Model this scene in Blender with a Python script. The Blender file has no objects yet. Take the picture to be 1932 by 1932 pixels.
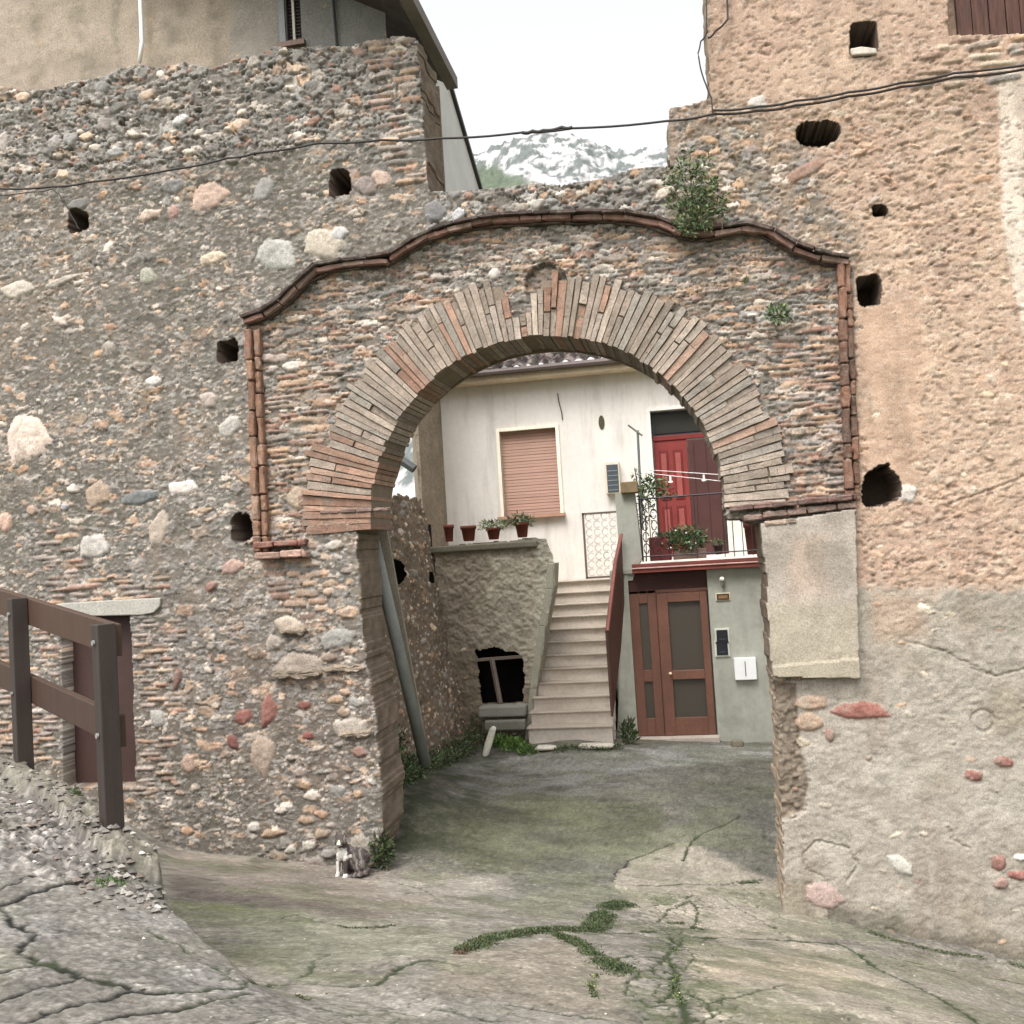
import bpy, bmesh, math, random
import numpy as np
from mathutils import Vector
random.seed(7)
RNG = np.random.default_rng(11)
R = math.radians
# ------------------------------------------------------------------ camera, world, sun, exposure
FPX = 1856.0
CAM = np.array([0.0, 0.0, 3.1])
def cam_basis(yaw=10.0, pitch=2.3, roll=3.5):
    y, p, q = R(yaw), R(pitch), R(roll)
    r0 = np.array([math.cos(y), math.sin(y), 0.0]); f0 = np.array([-math.sin(y), math.cos(y), 0.0]); z = np.array([0, 0, 1.0])
    fw = f0*math.cos(p) + z*math.sin(p); up = z*math.cos(p) - f0*math.sin(p)
    return r0*math.cos(q) - up*math.sin(q), up*math.cos(q) + r0*math.sin(q), fw
CR, CU, CF = cam_basis()
scene = bpy.context.scene
cam_data = bpy.data.cameras.new('camera'); cam = bpy.data.objects.new('camera', cam_data)
scene.collection.objects.link(cam)
cam_data.sensor_width = 36.0; cam_data.lens = 36.0*FPX/1932.0; cam_data.clip_start = 0.05; cam_data.clip_end = 3000
from mathutils import Matrix
m = Matrix(((CR[0], CU[0], -CF[0], CAM[0]), (CR[1], CU[1], -CF[1], CAM[1]), (CR[2], CU[2], -CF[2], CAM[2]), (0, 0, 0, 1)))
cam.matrix_world = m
scene.camera = cam
world = bpy.data.worlds.new("World"); scene.world = world; world.use_nodes = True
SUN_EL, SUN_AZ = 58.0, 200.0       # azimuth measured from +Y clockwise: the sun sits high behind the camera
nt = world.node_tree; nt.nodes.clear()
sky = nt.nodes.new('ShaderNodeTexSky'); sky.sky_type = 'NISHITA'; sky.sun_disc = False
sky.sun_elevation = R(SUN_EL); sky.sun_rotation = R(SUN_AZ); sky.air_density = 1.0; sky.dust_density = 6.0; sky.ozone_density = 1.0
hs = nt.nodes.new('ShaderNodeHueSaturation'); hs.inputs['Saturation'].default_value = 0.10; hs.inputs['Value'].default_value = 1.0
bg = nt.nodes.new('ShaderNodeBackground'); bg.inputs['Strength'].default_value = 0.15
wo = nt.nodes.new('ShaderNodeOutputWorld')
nt.links.new(sky.outputs[0], hs.inputs['Color']); nt.links.new(hs.outputs[0], bg.inputs['Color']); nt.links.new(bg.outputs[0], wo.inputs[0])
sl = bpy.data.lights.new('sun', 'SUN'); sl.energy = 0.5; sl.angle = R(25); sl.color = (1.0, 0.98, 0.955)
so = bpy.data.objects.new('sun', sl); scene.collection.objects.link(so)
sd = Vector((math.sin(R(SUN_AZ))*math.cos(R(SUN_EL)), math.cos(R(SUN_AZ))*math.cos(R(SUN_EL)), math.sin(R(SUN_EL))))
so.rotation_euler = sd.to_track_quat('Z', 'Y').to_euler()
scene.view_settings.view_transform = 'Standard'; scene.view_settings.look = 'None'
scene.view_settings.exposure = 1.40; scene.view_settings.gamma = 1.0

# ------------------------------------------------------------------ survey helpers: sight lines met with the real surfaces
def ray(px, py): return CR*(px-966)/FPX + CU*(966-py)/FPX + CF
def atY(px, py, Y): d = ray(px, py); return CAM + d*(Y/d[1])
def atX(px, py, X): d = ray(px, py); return CAM + d*(X/d[0])
def atZ(px, py, Z): d = ray(px, py); return CAM + d*((Z-3.1)/d[2])
def to_px(X, Y, Z):
    dx, dy, dz = X-CAM[0], Y-CAM[1], Z-CAM[2]
    w = dx*CF[0]+dy*CF[1]+dz*CF[2]; w = np.where(w > 0.3, w, 0.3)
    return 966+FPX*(dx*CR[0]+dy*CR[1]+dz*CR[2])/w, 966-FPX*(dx*CU[0]+dy*CU[1]+dz*CU[2])/w
def s2l(c, k=1.0):
    o = []
    for v in c:
        v = v/255.0; o.append((v/12.92 if v <= 0.04045 else ((v+0.055)/1.055)**2.4)*k)
    return np.array(o)
def hsh(ix, iy, seed):
    h = (ix.astype(np.int64)*374761393 + iy.astype(np.int64)*668265263 + seed*1442695041) & 0xffffffff
    h = ((h ^ (h >> 13))*1274126177) & 0xffffffff
    h = ((h ^ (h >> 16))*2246822519) & 0xffffffff
    return ((h ^ (h >> 15)) & 0xffffff)/float(0xffffff)
def vn(x, y, seed=0):
    x = np.asarray(x, float); y = np.asarray(y, float)
    ix = np.floor(x); iy = np.floor(y); fx = x-ix; fy = y-iy
    fx = fx*fx*(3-2*fx); fy = fy*fy*(3-2*fy)
    a = hsh(ix, iy, seed); b = hsh(ix+1, iy, seed); c = hsh(ix, iy+1, seed); d = hsh(ix+1, iy+1, seed)
    return (a*(1-fx)+b*fx)*(1-fy) + (c*(1-fx)+d*fx)*fy
def fbm(x, y, seed=0, o=4):
    s = 0; a = 0.5; t = 0
    for i in range(o):
        s = s + a*vn(x, y, seed+i*17); t += a; a *= 0.5; x = x*2.03+3.1; y = y*2.03+1.7
    return s/t
def sstep(a, b, x):
    t = np.clip((x-a)/(b-a), 0, 1); return t*t*(3-2*t)
def poly_sdf(x, y, poly):
    """signed distance, negative inside"""
    p = np.array(poly, float); n = len(p)
    d = np.full(np.shape(x), 1e18); ins = np.zeros(np.shape(x), bool)
    for i in range(n):
        ax, ay = p[i]; bx, by = p[(i+1) % n]
        ex, ey = bx-ax, by-ay; wx, wy = x-ax, y-ay
        t = np.clip((wx*ex+wy*ey)/(ex*ex+ey*ey+1e-12), 0, 1)
        d = np.minimum(d, (wx-ex*t)**2+(wy-ey*t)**2)
        c = ((ay > y) != (by > y)) & (x < (bx-ax)*(y-ay)/((by-ay) if by != ay else 1e-12)+ax)
        ins ^= c
    d = np.sqrt(d); return np.where(ins, -d, d)
def line_dist(x, y, pts):
    d = np.full(np.shape(x), 1e9)
    for i in range(len(pts)-1):
        ax, ay = pts[i][0], pts[i][1]; bx, by = pts[i+1][0], pts[i+1][1]
        ex, ey = bx-ax, by-ay
        m_ = (x > min(ax, bx)-.6) & (x < max(ax, bx)+.6) & (y > min(ay, by)-.6) & (y < max(ay, by)+.6)
        wx, wy = x[m_]-ax, y[m_]-ay
        t = np.clip((wx*ex+wy*ey)/(ex*ex+ey*ey+1e-12), 0, 1)
        d[m_] = np.minimum(d[m_], np.hypot(wx-ex*t, wy-ey*t))
    return d
# ------------------------------------------------------------------ scene-object helpers
COLL = scene.collection
def tag(o, label=None, cat=None, group=None, kind=None):
    if label: o['label'] = label
    if cat: o['category'] = cat
    if group: o['group'] = group
    if kind: o['kind'] = kind
    return o
def empty(name, loc, label, cat, group=None):
    o = bpy.data.objects.new(name, None); COLL.objects.link(o); o.location = [float(v) for v in loc]; o.empty_display_size = 0.1
    return tag(o, label, cat, group)
def link(name, me, mat, parent=None):
    o = bpy.data.objects.new(name, me); COLL.objects.link(o)
    if mat: me.materials.append(mat)
    if parent is not None:
        wl = Vector((0, 0, 0)); q = parent
        while q is not None:
            wl += Vector(q.location); q = q.parent
        o.parent = parent; o.location = -wl       # part meshes are written in world coordinates
    return o
def calm(c, k=.80):
    c = np.asarray(c, float); l = (c*[.3, .6, .1]).sum(-1, keepdims=True); return (l+(c-l)*k)*KALB*np.array([1.0, .995, 1.025])
KALB = 0.86
def np_mesh(name, V, Fq, col=None, smooth=True):
    me = bpy.data.meshes.new(name); n = len(V); m_ = len(Fq)
    me.vertices.add(n); me.vertices.foreach_set('co', np.asarray(V, np.float32).ravel())
    me.loops.add(m_*4); me.loops.foreach_set('vertex_index', np.asarray(Fq, np.int32).ravel())
    me.polygons.add(m_); me.polygons.foreach_set('loop_start', np.arange(0, m_*4, 4, dtype=np.int32))
    me.polygons.foreach_set('loop_total', np.full(m_, 4, np.int32))
    me.polygons.foreach_set('use_smooth', np.full(m_, smooth, bool))
    me.update(calc_edges=True); me.validate()
    if col is not None:
        at = me.color_attributes.new('Col', 'FLOAT_COLOR', 'POINT')
        c4 = np.ones((n, 4), np.float32); c4[:, :3] = np.clip(col, 0, 1); at.data.foreach_set('color', c4.ravel())
    return me
class MB:
    """collects shapes that end up as ONE mesh"""
    def __init__(s): s.v = []; s.f = []; s.c = []
    def add(s, verts, faces, col=(1, 1, 1)):
        b = len(s.v); s.v += [tuple(map(float, q)) for q in verts]
        s.f += [tuple(b+i for i in q) for q in faces]; s.c += [tuple(map(float, col))]*len(verts)
    def hexa(s, p, col=(1, 1, 1)):      # p: 4 points of one face, then the 4 opposite ones in the same order
        s.add(p, [(0, 3, 2, 1), (4, 5, 6, 7), (0, 1, 5, 4), (1, 2, 6, 5), (2, 3, 7, 6), (3, 0, 4, 7)], col)
    def box(s, x0, x1, y0, y1, z0, z1, col=(1, 1, 1), j=0.0):
        q = [(x0, y0, z0), (x1, y0, z0), (x1, y1, z0), (x0, y1, z0), (x0, y0, z1), (x1, y0, z1), (x1, y1, z1), (x0, y1, z1)]
        if j: q = [tuple(a+random.uniform(-j, j) for a in w) for w in q]
        s.hexa(q, col)
    def prism(s, outline, d, col=(1, 1, 1)):      # outline: list of 3-D points, d: extrusion vector
        n = len(outline); o = [np.array(q, float) for q in outline]; d = np.array(d, float)
        s.add(o+[q+d for q in o], [tuple(range(n)), tuple(range(2*n-1, n-1, -1))]+[(i, i+n, (i+1) % n+n, (i+1) % n) for i in range(n)], col)
    def tube(s, pts, r, n=8, col=(1, 1, 1), r2=None):
        pts = [np.array(p, float) for p in pts]; k = len(pts); rings = []
        for i, p in enumerate(pts):
            t = pts[min(i+1, k-1)]-pts[max(i-1, 0)]; t = t/(np.linalg.norm(t)+1e-9)
            a = np.cross(t, [0, 0, 1.0]);
            if np.linalg.norm(a) < 1e-3: a = np.cross(t, [0, 1.0, 0])
            a /= np.linalg.norm(a); b = np.cross(t, a); rr = r if r2 is None else r+(r2-r)*i/max(1, k-1)
            rings.append([p+rr*(a*math.cos(2*math.pi*q/n)+b*math.sin(2*math.pi*q/n)) for q in range(n)])
        V = [q for g in rings for q in g]
        Fc = [(i*n+q, i*n+(q+1) % n, (i+1)*n+(q+1) % n, (i+1)*n+q) for i in range(k-1) for q in range(n)]
        Fc += [tuple(range(n-1, -1, -1)), tuple((k-1)*n+q for q in range(n))]
        s.add(V, Fc, col)
    def lathe(s, c, prof, n=18, col=(1, 1, 1)):
        V = []; Fc = []
        for (rr, zz) in prof: V += [(c[0]+rr*math.cos(2*math.pi*q/n), c[1]+rr*math.sin(2*math.pi*q/n), c[2]+zz) for q in range(n)]
        for i in range(len(prof)-1): Fc += [(i*n+q, i*n+(q+1) % n, (i+1)*n+(q+1) % n, (i+1)*n+q) for q in range(n)]
        Fc += [tuple(range(n-1, -1, -1)), tuple((len(prof)-1)*n+q for q in range(n))]
        s.add(V, Fc, col)
    def build(s, name, mat, parent=None, bevel=0.0, smooth=False, fixn=True):
        me = bpy.data.meshes.new(name); me.from_pydata(s.v, [], s.f); me.update()
        at = me.color_attributes.new('Col', 'FLOAT_COLOR', 'POINT')
        c4 = np.ones((len(s.v), 4), np.float32); c4[:, :3] = np.array(s.c); at.data.foreach_set('color', c4.ravel())
        if fixn:
            bm = bmesh.new(); bm.from_mesh(me); bmesh.ops.recalc_face_normals(bm, faces=bm.faces); bm.to_mesh(me); bm.free()
        if smooth: me.polygons.foreach_set('use_smooth', np.ones(len(me.polygons), bool))
        o = link(name, me, mat, parent)
        if bevel:
            b = o.modifiers.new('bevel', 'BEVEL'); b.width = bevel; b.segments = 2; b.limit_method = 'ANGLE'
        return o
# ------------------------------------------------------------------ materials
def mat_base(name, rough=0.9, spec=0.25):
    mt = bpy.data.materials.new(name); mt.use_nodes = True; n = mt.node_tree; b = n.nodes['Principled BSDF']
    b.inputs['Roughness'].default_value = rough; b.inputs['Specular IOR Level'].default_value = spec
    return mt, n, b
def noise_node(n, scale, detail=6, rough=0.6, stretch=None):
    tc = n.nodes.new('ShaderNodeTexCoord'); no = n.nodes.new('ShaderNodeTexNoise')
    no.inputs['Scale'].default_value = scale; no.inputs['Detail'].default_value = detail; no.inputs['Roughness'].default_value = rough
    mp = n.nodes.new('ShaderNodeMapping'); n.links.new(tc.outputs['Object'], mp.inputs['Vector']); n.links.new(mp.outputs[0], no.inputs['Vector'])
    if stretch: mp.inputs['Scale'].default_value = stretch
    return no
def ramp_val(n, src, lo, hi, a=0.3, b=0.7):
    mr = n.nodes.new('ShaderNodeMapRange'); n.links.new(src, mr.inputs[0])
    mr.inputs[1].default_value = a; mr.inputs[2].default_value = b; mr.inputs[3].default_value = lo; mr.inputs[4].default_value = hi
    return mr.outputs[0]
def mat_var(name, color=None, rough=0.9, spec=0.25, s1=6.0, v1=(0.85, 1.12), s2=70.0, v2=(0.8, 1.2), bump=0.5, bdist=0.006, stretch=None, stain=None, metallic=0.0, tint=None, grime=0):
    """colour (or the mesh's own colour attribute) broken up by two scales of noise, with bump"""
    mt, n, b = mat_base(name, rough, spec); b.inputs['Metallic'].default_value = metallic
    if color is None:
        a = n.nodes.new('ShaderNodeAttribute'); a.attribute_name = 'Col'; base = a.outputs['Color']
    else:
        c = n.nodes.new('ShaderNodeRGB'); c.outputs[0].default_value = (*[float(q) for q in color], 1); base = c.outputs[0]
    n1 = noise_node(n, s1, 5, 0.6, stretch); n2 = noise_node(n, s2, 4, 0.7, stretch)
    m1 = n.nodes.new('ShaderNodeMath'); m1.operation = 'MULTIPLY'
    n.links.new(ramp_val(n, n1.outputs[0], *v1), m1.inputs[0]); n.links.new(ramp_val(n, n2.outputs[0], *v2), m1.inputs[1])
    vm = n.nodes.new('ShaderNodeVectorMath'); vm.operation = 'SCALE'; n.links.new(base, vm.inputs[0]); n.links.new(m1.outputs[0], vm.inputs['Scale'])
    out = vm.outputs[0]
    if stain is not None:
        scol, sscale, lo, hi = stain
        ns = noise_node(n, sscale, 7, 0.65); mx = n.nodes.new('ShaderNodeMix'); mx.data_type = 'RGBA'
        n.links.new(ramp_val(n, ns.outputs[0], 0, 1, lo, hi), mx.inputs[0]); n.links.new(out, mx.inputs[6]); mx.inputs[7].default_value = (*scol, 1)
        out = mx.outputs[2]
    if grime:
        ng = noise_node(n, grime, 6, 0.7, (5, 5, .6)); mg_ = n.nodes.new('ShaderNodeMix'); mg_.data_type = 'RGBA'
        n.links.new(ramp_val(n, ng.outputs[0], 0, .55, .5, .8), mg_.inputs[0]); n.links.new(out, mg_.inputs[6]); mg_.inputs[7].default_value = (.24, .22, .19, 1); out = mg_.outputs[2]
    n.links.new(out, b.inputs['Base Color'])
    if bump:
        bp = n.nodes.new('ShaderNodeBump'); bp.inputs['Strength'].default_value = bump; bp.inputs['Distance'].default_value = bdist
        n.links.new(n2.outputs[0], bp.inputs['Height']); n.links.new(bp.outputs[0], b.inputs['Normal'])
    return mt
M = {}
M['masonry'] = mat_var('masonry', None, 0.95, 0.15, 5, (0.88, 1.12), 75, (0.68, 1.34), 0.45, 0.008)
M['brick'] = mat_var('old_brick', None, 0.92, 0.2, 9, (0.78, 1.15), 60, (0.7, 1.28), 0.8, 0.01, stain=((0.20, 0.18, 0.15), 11, 0.50, 0.86))
M['ground'] = mat_var('worn_concrete', None, 0.9, 0.25, 4, (0.9, 1.1), 75, (0.66, 1.34), 0.5, 0.006)
M['leaf'] = mat_var('leaves', None, 0.6, 0.3, 12, (0.8, 1.2), 60, (0.8, 1.2), 0)
M['paint'] = mat_var('paint', None, 0.6, 0.3, 3, (0.82, 1.12), 40, (0.85, 1.12), 0.2, 0.002)
M['plaster'] = mat_var('plaster', None, 0.9, 0.2, 3, (0.85, 1.08), 30, (0.88, 1.1), 0.3, 0.004, stain=((.22, .2, .17), 6, .58, .9))
M['cream'] = mat_var('cream_plaster', s2l((212, 206, 198)), 0.9, 0.2, 0.9, (0.9, 1.05), 12, (0.95, 1.04), 0.25, 0.004, stain=((0.42, 0.38, 0.33), 0.8, 0.62, 0.95), grime=.9)
M['terracotta'] = mat_var('terracotta', s2l((150, 72, 52)), 0.85, 0.2, 8, (0.8, 1.15), 60, (0.85, 1.15), 0.3, 0.003)
M['darkiron'] = mat_var('dark_iron', s2l((38, 36, 38)), 0.55, 0.4, 8, (0.8, 1.2), 60, (0.85, 1.15), 0.2, 0.002)
M['wire'] = mat_var('cable_rubber', s2l((52, 48, 46)), 0.7, 0.3, 8, (0.8, 1.2), 60, (0.85, 1.15), 0)
M['white'] = mat_var('white_enamel', s2l((238, 238, 236)), 0.5, 0.3, 5, (0.95, 1.0), 40, (0.95, 1.0), 0)
M['void'] = mat_var('dark_interior', s2l((36, 31, 30)), 0.95, 0.05, 5, (0.7, 1.2), 40, (0.8, 1.2), 0)
M['metal'] = mat_var('galvanised', s2l((120, 122, 118)), 0.6, 0.4, 4, (0.75, 1.15), 40, (0.85, 1.1), 0.2, 0.002, stain=((0.12, 0.10, 0.08), 2.5, 0.55, 0.8))
mt, n_, b_ = mat_base('window_glass', 0.12, 0.5); b_.inputs['Base Color'].default_value = (0.035, 0.035, 0.03, 1); M['glass'] = mt
mt, n_, b_ = mat_base('door_glass', 0.3, 0.4); b_.inputs['Base Color'].default_value = (*s2l((72, 66, 58)), 1); M['dglass'] = mt
# wood with grain
def mat_wood(name, c, dark=0.5, stretch=(14, 14, 1.2)):
    mt, n, b = mat_base(name, 0.75, 0.3)
    no = noise_node(n, 3.0, 8, 0.7, stretch); cr = n.nodes.new('ShaderNodeValToRGB')
    cr.color_ramp.elements[0].position = 0.3; cr.color_ramp.elements[0].color = (*[float(v)*dark for v in c], 1)
    cr.color_ramp.elements[1].position = 0.72; cr.color_ramp.elements[1].color = (*[float(v)*1.15 for v in c], 1)
    n.links.new(no.outputs[0], cr.inputs[0]); n.links.new(cr.outputs[0], b.inputs['Base Color'])
    bp = n.nodes.new('ShaderNodeBump'); bp.inputs['Strength'].default_value = 0.3; bp.inputs['Distance'].default_value = 0.003
    n.links.new(no.outputs[0], bp.inputs['Height']); n.links.new(bp.outputs[0], b.inputs['Normal'])
    return mt
M['wood'] = mat_wood('weathered_wood', s2l((82, 54, 44)), 0.25)
M['oldwood'] = mat_wood('grey_wood', s2l((120, 110, 100)), 0.6)

# ------------------------------------------------------------------ FRONT WALLS: one relief survey, three objects
WY = 8.6; TH = 0.65
STEP = 0.011
gx = np.arange(-7.6, 4.2, STEP); gz = np.arange(-0.7, 9.3, STEP)
NX, NZ = len(gx), len(gz)
XX, ZZ = np.meshgrid(gx, gz, indexing='ij')
PX, PY = to_px(XX, np.full_like(XX, WY), ZZ)
nzA = fbm(XX*1.1, ZZ*1.1, 1, 4); nzB = fbm(XX*6, ZZ*6, 5, 4); nzC = fbm(XX*28, ZZ*28, 9, 3); nzD = vn(XX*70, ZZ*70, 21)
HH = (nzB-.5)*0.022 + (nzC-.5)*0.008
def W2(p): q = atY(p[0], p[1], WY); return (q[0], q[2])
def WP(pts): return [W2(p) for p in pts]
AC = (-1.24, 3.42); AR = 1.575
# opening: arch + jambs
jl = WP([(703, 1642), (725, 1567), (721, 1478), (714, 1413), (710, 1343), (690, 1240), (684, 1172), (674, 1010), (672, 975)])
jr = WP([(1400, 978), (1435, 990), (1455, 1275), (1462, 1310), (1475, 1560), (1477, 1730)])
arcp = [(AC[0]+AR*math.cos(t), AC[1]+AR*math.sin(t)) for t in np.linspace(math.pi, 0, 60)]
opening = [(jl[0][0], -1.2)]+jl+[(AC[0]-AR, jl[-1][1]+.02)]+arcp+[(AC[0]+AR, jr[0][1]-.0)]+jr+[(jr[-1][0], -1.2)]
warp = (nzB-.5)*0.07
d_open = poly_sdf(XX, ZZ, opening)
ring_r = np.hypot(XX-AC[0], ZZ-AC[1])
in_ring = (ring_r < 2.14) & (ZZ > AC[1]-.02)
openmask = np.where(in_ring, d_open < 0.02, d_open + warp*0.7 < 0)
# top outline
top = WP([(-300, 150), (0, 160), (60, 172), (120, 160), (150, 150), (200, 145), (230, 128), (265, 120), (300, 128), (350, 118), (400, 128), (440, 112), (480, 105), (520, 88), (560, 92), (600, 84), (650, 88), (700, 76), (760, 68), (778, 72), (790, 76), (798, 190), (808, 330), (814, 362), (900, 357), (960, 352), (1000, 345), (1060, 349), (1110, 342), (1160, 330), (1200, 316), (1240, 312), (1262, 314), (1258, 250), (1264, 202), (1300, 196), (1338, 184)])
rh = [W2((1338, 184)), W2((1330, 0)), W2((1325, -200)), (5, 12), (5, -3), (-9, -3), (-9, W2((-300, 150))[1])]
body = top + rh
keep = (poly_sdf(XX, ZZ, body) + warp*0.55*(XX < W2((1336, 100))[0]) < 0) & (~openmask)
# zones in survey pixels
def zone(pts, soft=8, wob=26):
    return 1-sstep(-soft, soft, poly_sdf(PX+(nzB-.5)*wob, PY+(nzA-.5)*wob+(nzC-.5)*wob*.6, pts))
cornice = [(462, 603), (500, 590), (530, 570), (565, 535), (585, 510), (610, 500), (690, 490), (735, 487), (760, 470), (800, 445), (860, 425), (930, 412), (1000, 408), (1080, 405), (1180, 405), (1230, 412), (1270, 428), (1290, 438), (1330, 440), (1370, 430), (1435, 422), (1460, 440), (1500, 465), (1550, 482), (1600, 490)]
corn_w = WP(cornice)
span_poly = cornice+[(1612, 940), (1380, 960), (733, 968), (590, 968), (560, 1050), (488, 1050)]
pier_poly = [(505, 1050), (600, 960), (740, 960), (740, 1700), (500, 1700)]
C = np.zeros((NX, NZ, 3)); C[:] = s2l((102, 96, 86))
def blend(mask, col): 
    global C
    C = C*(1-mask[..., None]) + np.array(col)*mask[..., None]
C *= (0.82+0.42*nzA)[..., None]
blend(sstep(.5, .68, fbm(XX*.7, ZZ*.7, 31, 4))*.5, s2l((124, 112, 96)))
blend(sstep(.52, .66, fbm(XX*3.3, ZZ*3.3, 37, 4))*.5, s2l((98, 97, 88)))
blend(zone([(-50, 60), (850, 60), (850, 262), (430, 305), (-50, 355)], 10)*.5, s2l((118, 112, 104)))
z_low = zone([(250, 1230), (720, 1230), (740, 1480), (500, 1500), (250, 1460)], 40)
blend(z_low*.35, s2l((105, 86, 70)))
# right house plaster
right_m = zone([(1262, 150), (1262, 440), (1430, 425), (1560, 485), (1612, 500), (1618, 1275), (1440, 1290), (1440, 2100), (2600, 2100), (2600, -900), (1320, -900), (1338, 190)], 3, 6)
blend(right_m, s2l((192, 165, 139)))
blend(right_m*sstep(.42, .62, fbm(XX*1.3, ZZ*1.3, 77, 4))*.55, s2l((178, 148, 126)))
up_rough = zone([(1262, 180), (1345, 190), (1440, 215), (1500, 215), (1700, 190), (1880, 150), (1885, 420), (1905, 540), (1740, 540), (1640, 520), (1600, 490), (1550, 480), (1435, 425), (1262, 430)], 20, 60)
grey_r = zone([(1255, 190), (1430, 215), (1520, 280), (1590, 400), (1640, 500), (1550, 500), (1435, 430), (1240, 440)], 35, 70)
blend(grey_r*.95, s2l((132, 121, 106)))
mid_rough = zone([(1740, 540), (1905, 540), (2500, 640), (2500, 1105), (1630, 1105), (1625, 990), (1730, 930), (1745, 700)], 22, 50)
smooth_s = zone([(1622, 580), (1740, 560), (1742, 900), (1690, 960), (1625, 960)], 15, 30)
blend(smooth_s*.85, s2l((196, 164, 136))); blend(smooth_s*sstep(.45, .65, fbm(XX*3, ZZ*2, 97, 5))*.6, s2l((180, 152, 128)))
lightp = zone([(1884, 130), (1890, 400), (1915, 560), (1935, 640), (1942, 900), (2600, 900), (2600, 110)], 6, 20)
blend(lightp*.95, s2l((212, 196, 176)))
low_p = zone([(1440, 1112), (1640, 1108), (1932, 1115), (2600, 1120), (2600, 2200), (1440, 2200)], 10, 46)*right_m
blend(low_p, s2l((180, 171, 154)))
blend(low_p*sstep(.45, .7, fbm(XX*1.6, ZZ*1.9, 81, 4))*.6, s2l((154, 143, 118)))
blend(low_p*sstep(.55, .7, fbm(XX*2.1, ZZ*2.4, 83, 4))*.6, s2l((192, 184, 166)))
blend(zone([(1640, 1115), (1760, 1120), (1740, 1200), (1650, 1210)], 20, 30)*.6, s2l((190, 158, 130)))
blend(zone([(1750, 1140), (2100, 1120), (2100, 1210), (1800, 1190)], 25, 50)*.5, s2l((150, 140, 118)))
# bare strip at the jamb
bare = zone([(1440, 1285), (1505, 1290), (1508, 1400), (1524, 1480), (1519, 1530), (1475, 1548), (1440, 1550)], 2.5, 10)
blend(bare, s2l((136, 122, 104)))
# dirt along the foot
foot = sstep(26, -6, (1722+(PX-1477)*.22) - PY + 0) if False else (1-sstep(0, 60, (1735+(PX-1560)*.21)-PY+(nzB-.5)*50))*(PX > 1560)
blend(foot*.75*right_m, s2l((104, 98, 84)))
# pilaster (right): smooth plaster, proud
pil_poly = [(1433, 988), (1612, 960), (1620, 1278), (1452, 1275)]
pil = zone(pil_poly, 1.5, 0)
blend(pil, s2l((160, 150, 136)))
blend(pil*sstep(.4, .65, fbm(XX*2.4, ZZ*3, 93, 5))*.7, s2l((136, 128, 114)))
blend(pil*zone([(1500, 1010), (1560, 1000), (1560, 1120), (1480, 1120)], 20, 40)*.28, s2l((184, 152, 126)))
blend(pil*zone([(1440, 1130), (1615, 1130), (1625, 1290), (1440, 1290)], 16, 50)*.6, s2l((160, 150, 126)))
C *= (1-right_m*(.20-.06*lightp+.10*low_p))[..., None]
# relief of the plaster
rough_m = np.clip(up_rough+mid_rough, 0, 1)*right_m
HH = HH*(1-right_m*.5)
HH = HH - right_m*np.clip(up_rough, 0, 1)*.015
pit = sstep(.60, .74, vn(XX*16, ZZ*16, 41)*.5+vn(XX*34, ZZ*34, 42)*.5)
HH -= right_m*(1-smooth_s*.8)*(1-low_p*.6)*(1-pil)*pit*0.008*(.3+.7*sstep(.4, .6, nzA))
C *= (1-(right_m*(1-smooth_s)*(1-pil)*pit*.10))[..., None]
HH += bare*(nzC-.5)*.05 - bare*.03
HH += low_p*((fbm(XX*9, ZZ*11, 55, 5)-.5)*.016+(fbm(XX*34, ZZ*40, 59, 3)-.5)*.008)
rdg = 1-np.abs(2*fbm(XX*7, ZZ*11, 56, 4)-1)*2.2
HH += np.clip(mid_rough+up_rough, 0, 1)*right_m*(np.clip(rdg, 0, 1)*.003+(fbm(XX*22, ZZ*26, 57, 3)-.5)*.014)
blend(np.clip(up_rough, 0, 1)*right_m*sstep(.5, .68, fbm(XX*5, ZZ*8, 58, 4))*.6, s2l((154, 132, 110)))
HH += (1-right_m)*(fbm(XX*20, ZZ*26, 59, 3)-.5)*.012
prow = sstep(.5, .62, fbm(XX*3.2, ZZ*3.8, 63, 4))*low_p*.004     # peeling skins
HH += prow
HH = np.where(pil > .5, 0.085+(nzB-.5)*.012+(nzC-.5)*.004, HH)
pl = poly_sdf(PX, PY, [(1452, 1255), (1618, 1240), (1621, 1278), (1454, 1277)])
HH = np.where((pl < 0), HH+.02, HH)
# recessed panel of the gateway
spm = poly_sdf(PX, PY, span_poly) < 0
HH = np.where(spm & (pil < .5), HH-.035, HH)
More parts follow.
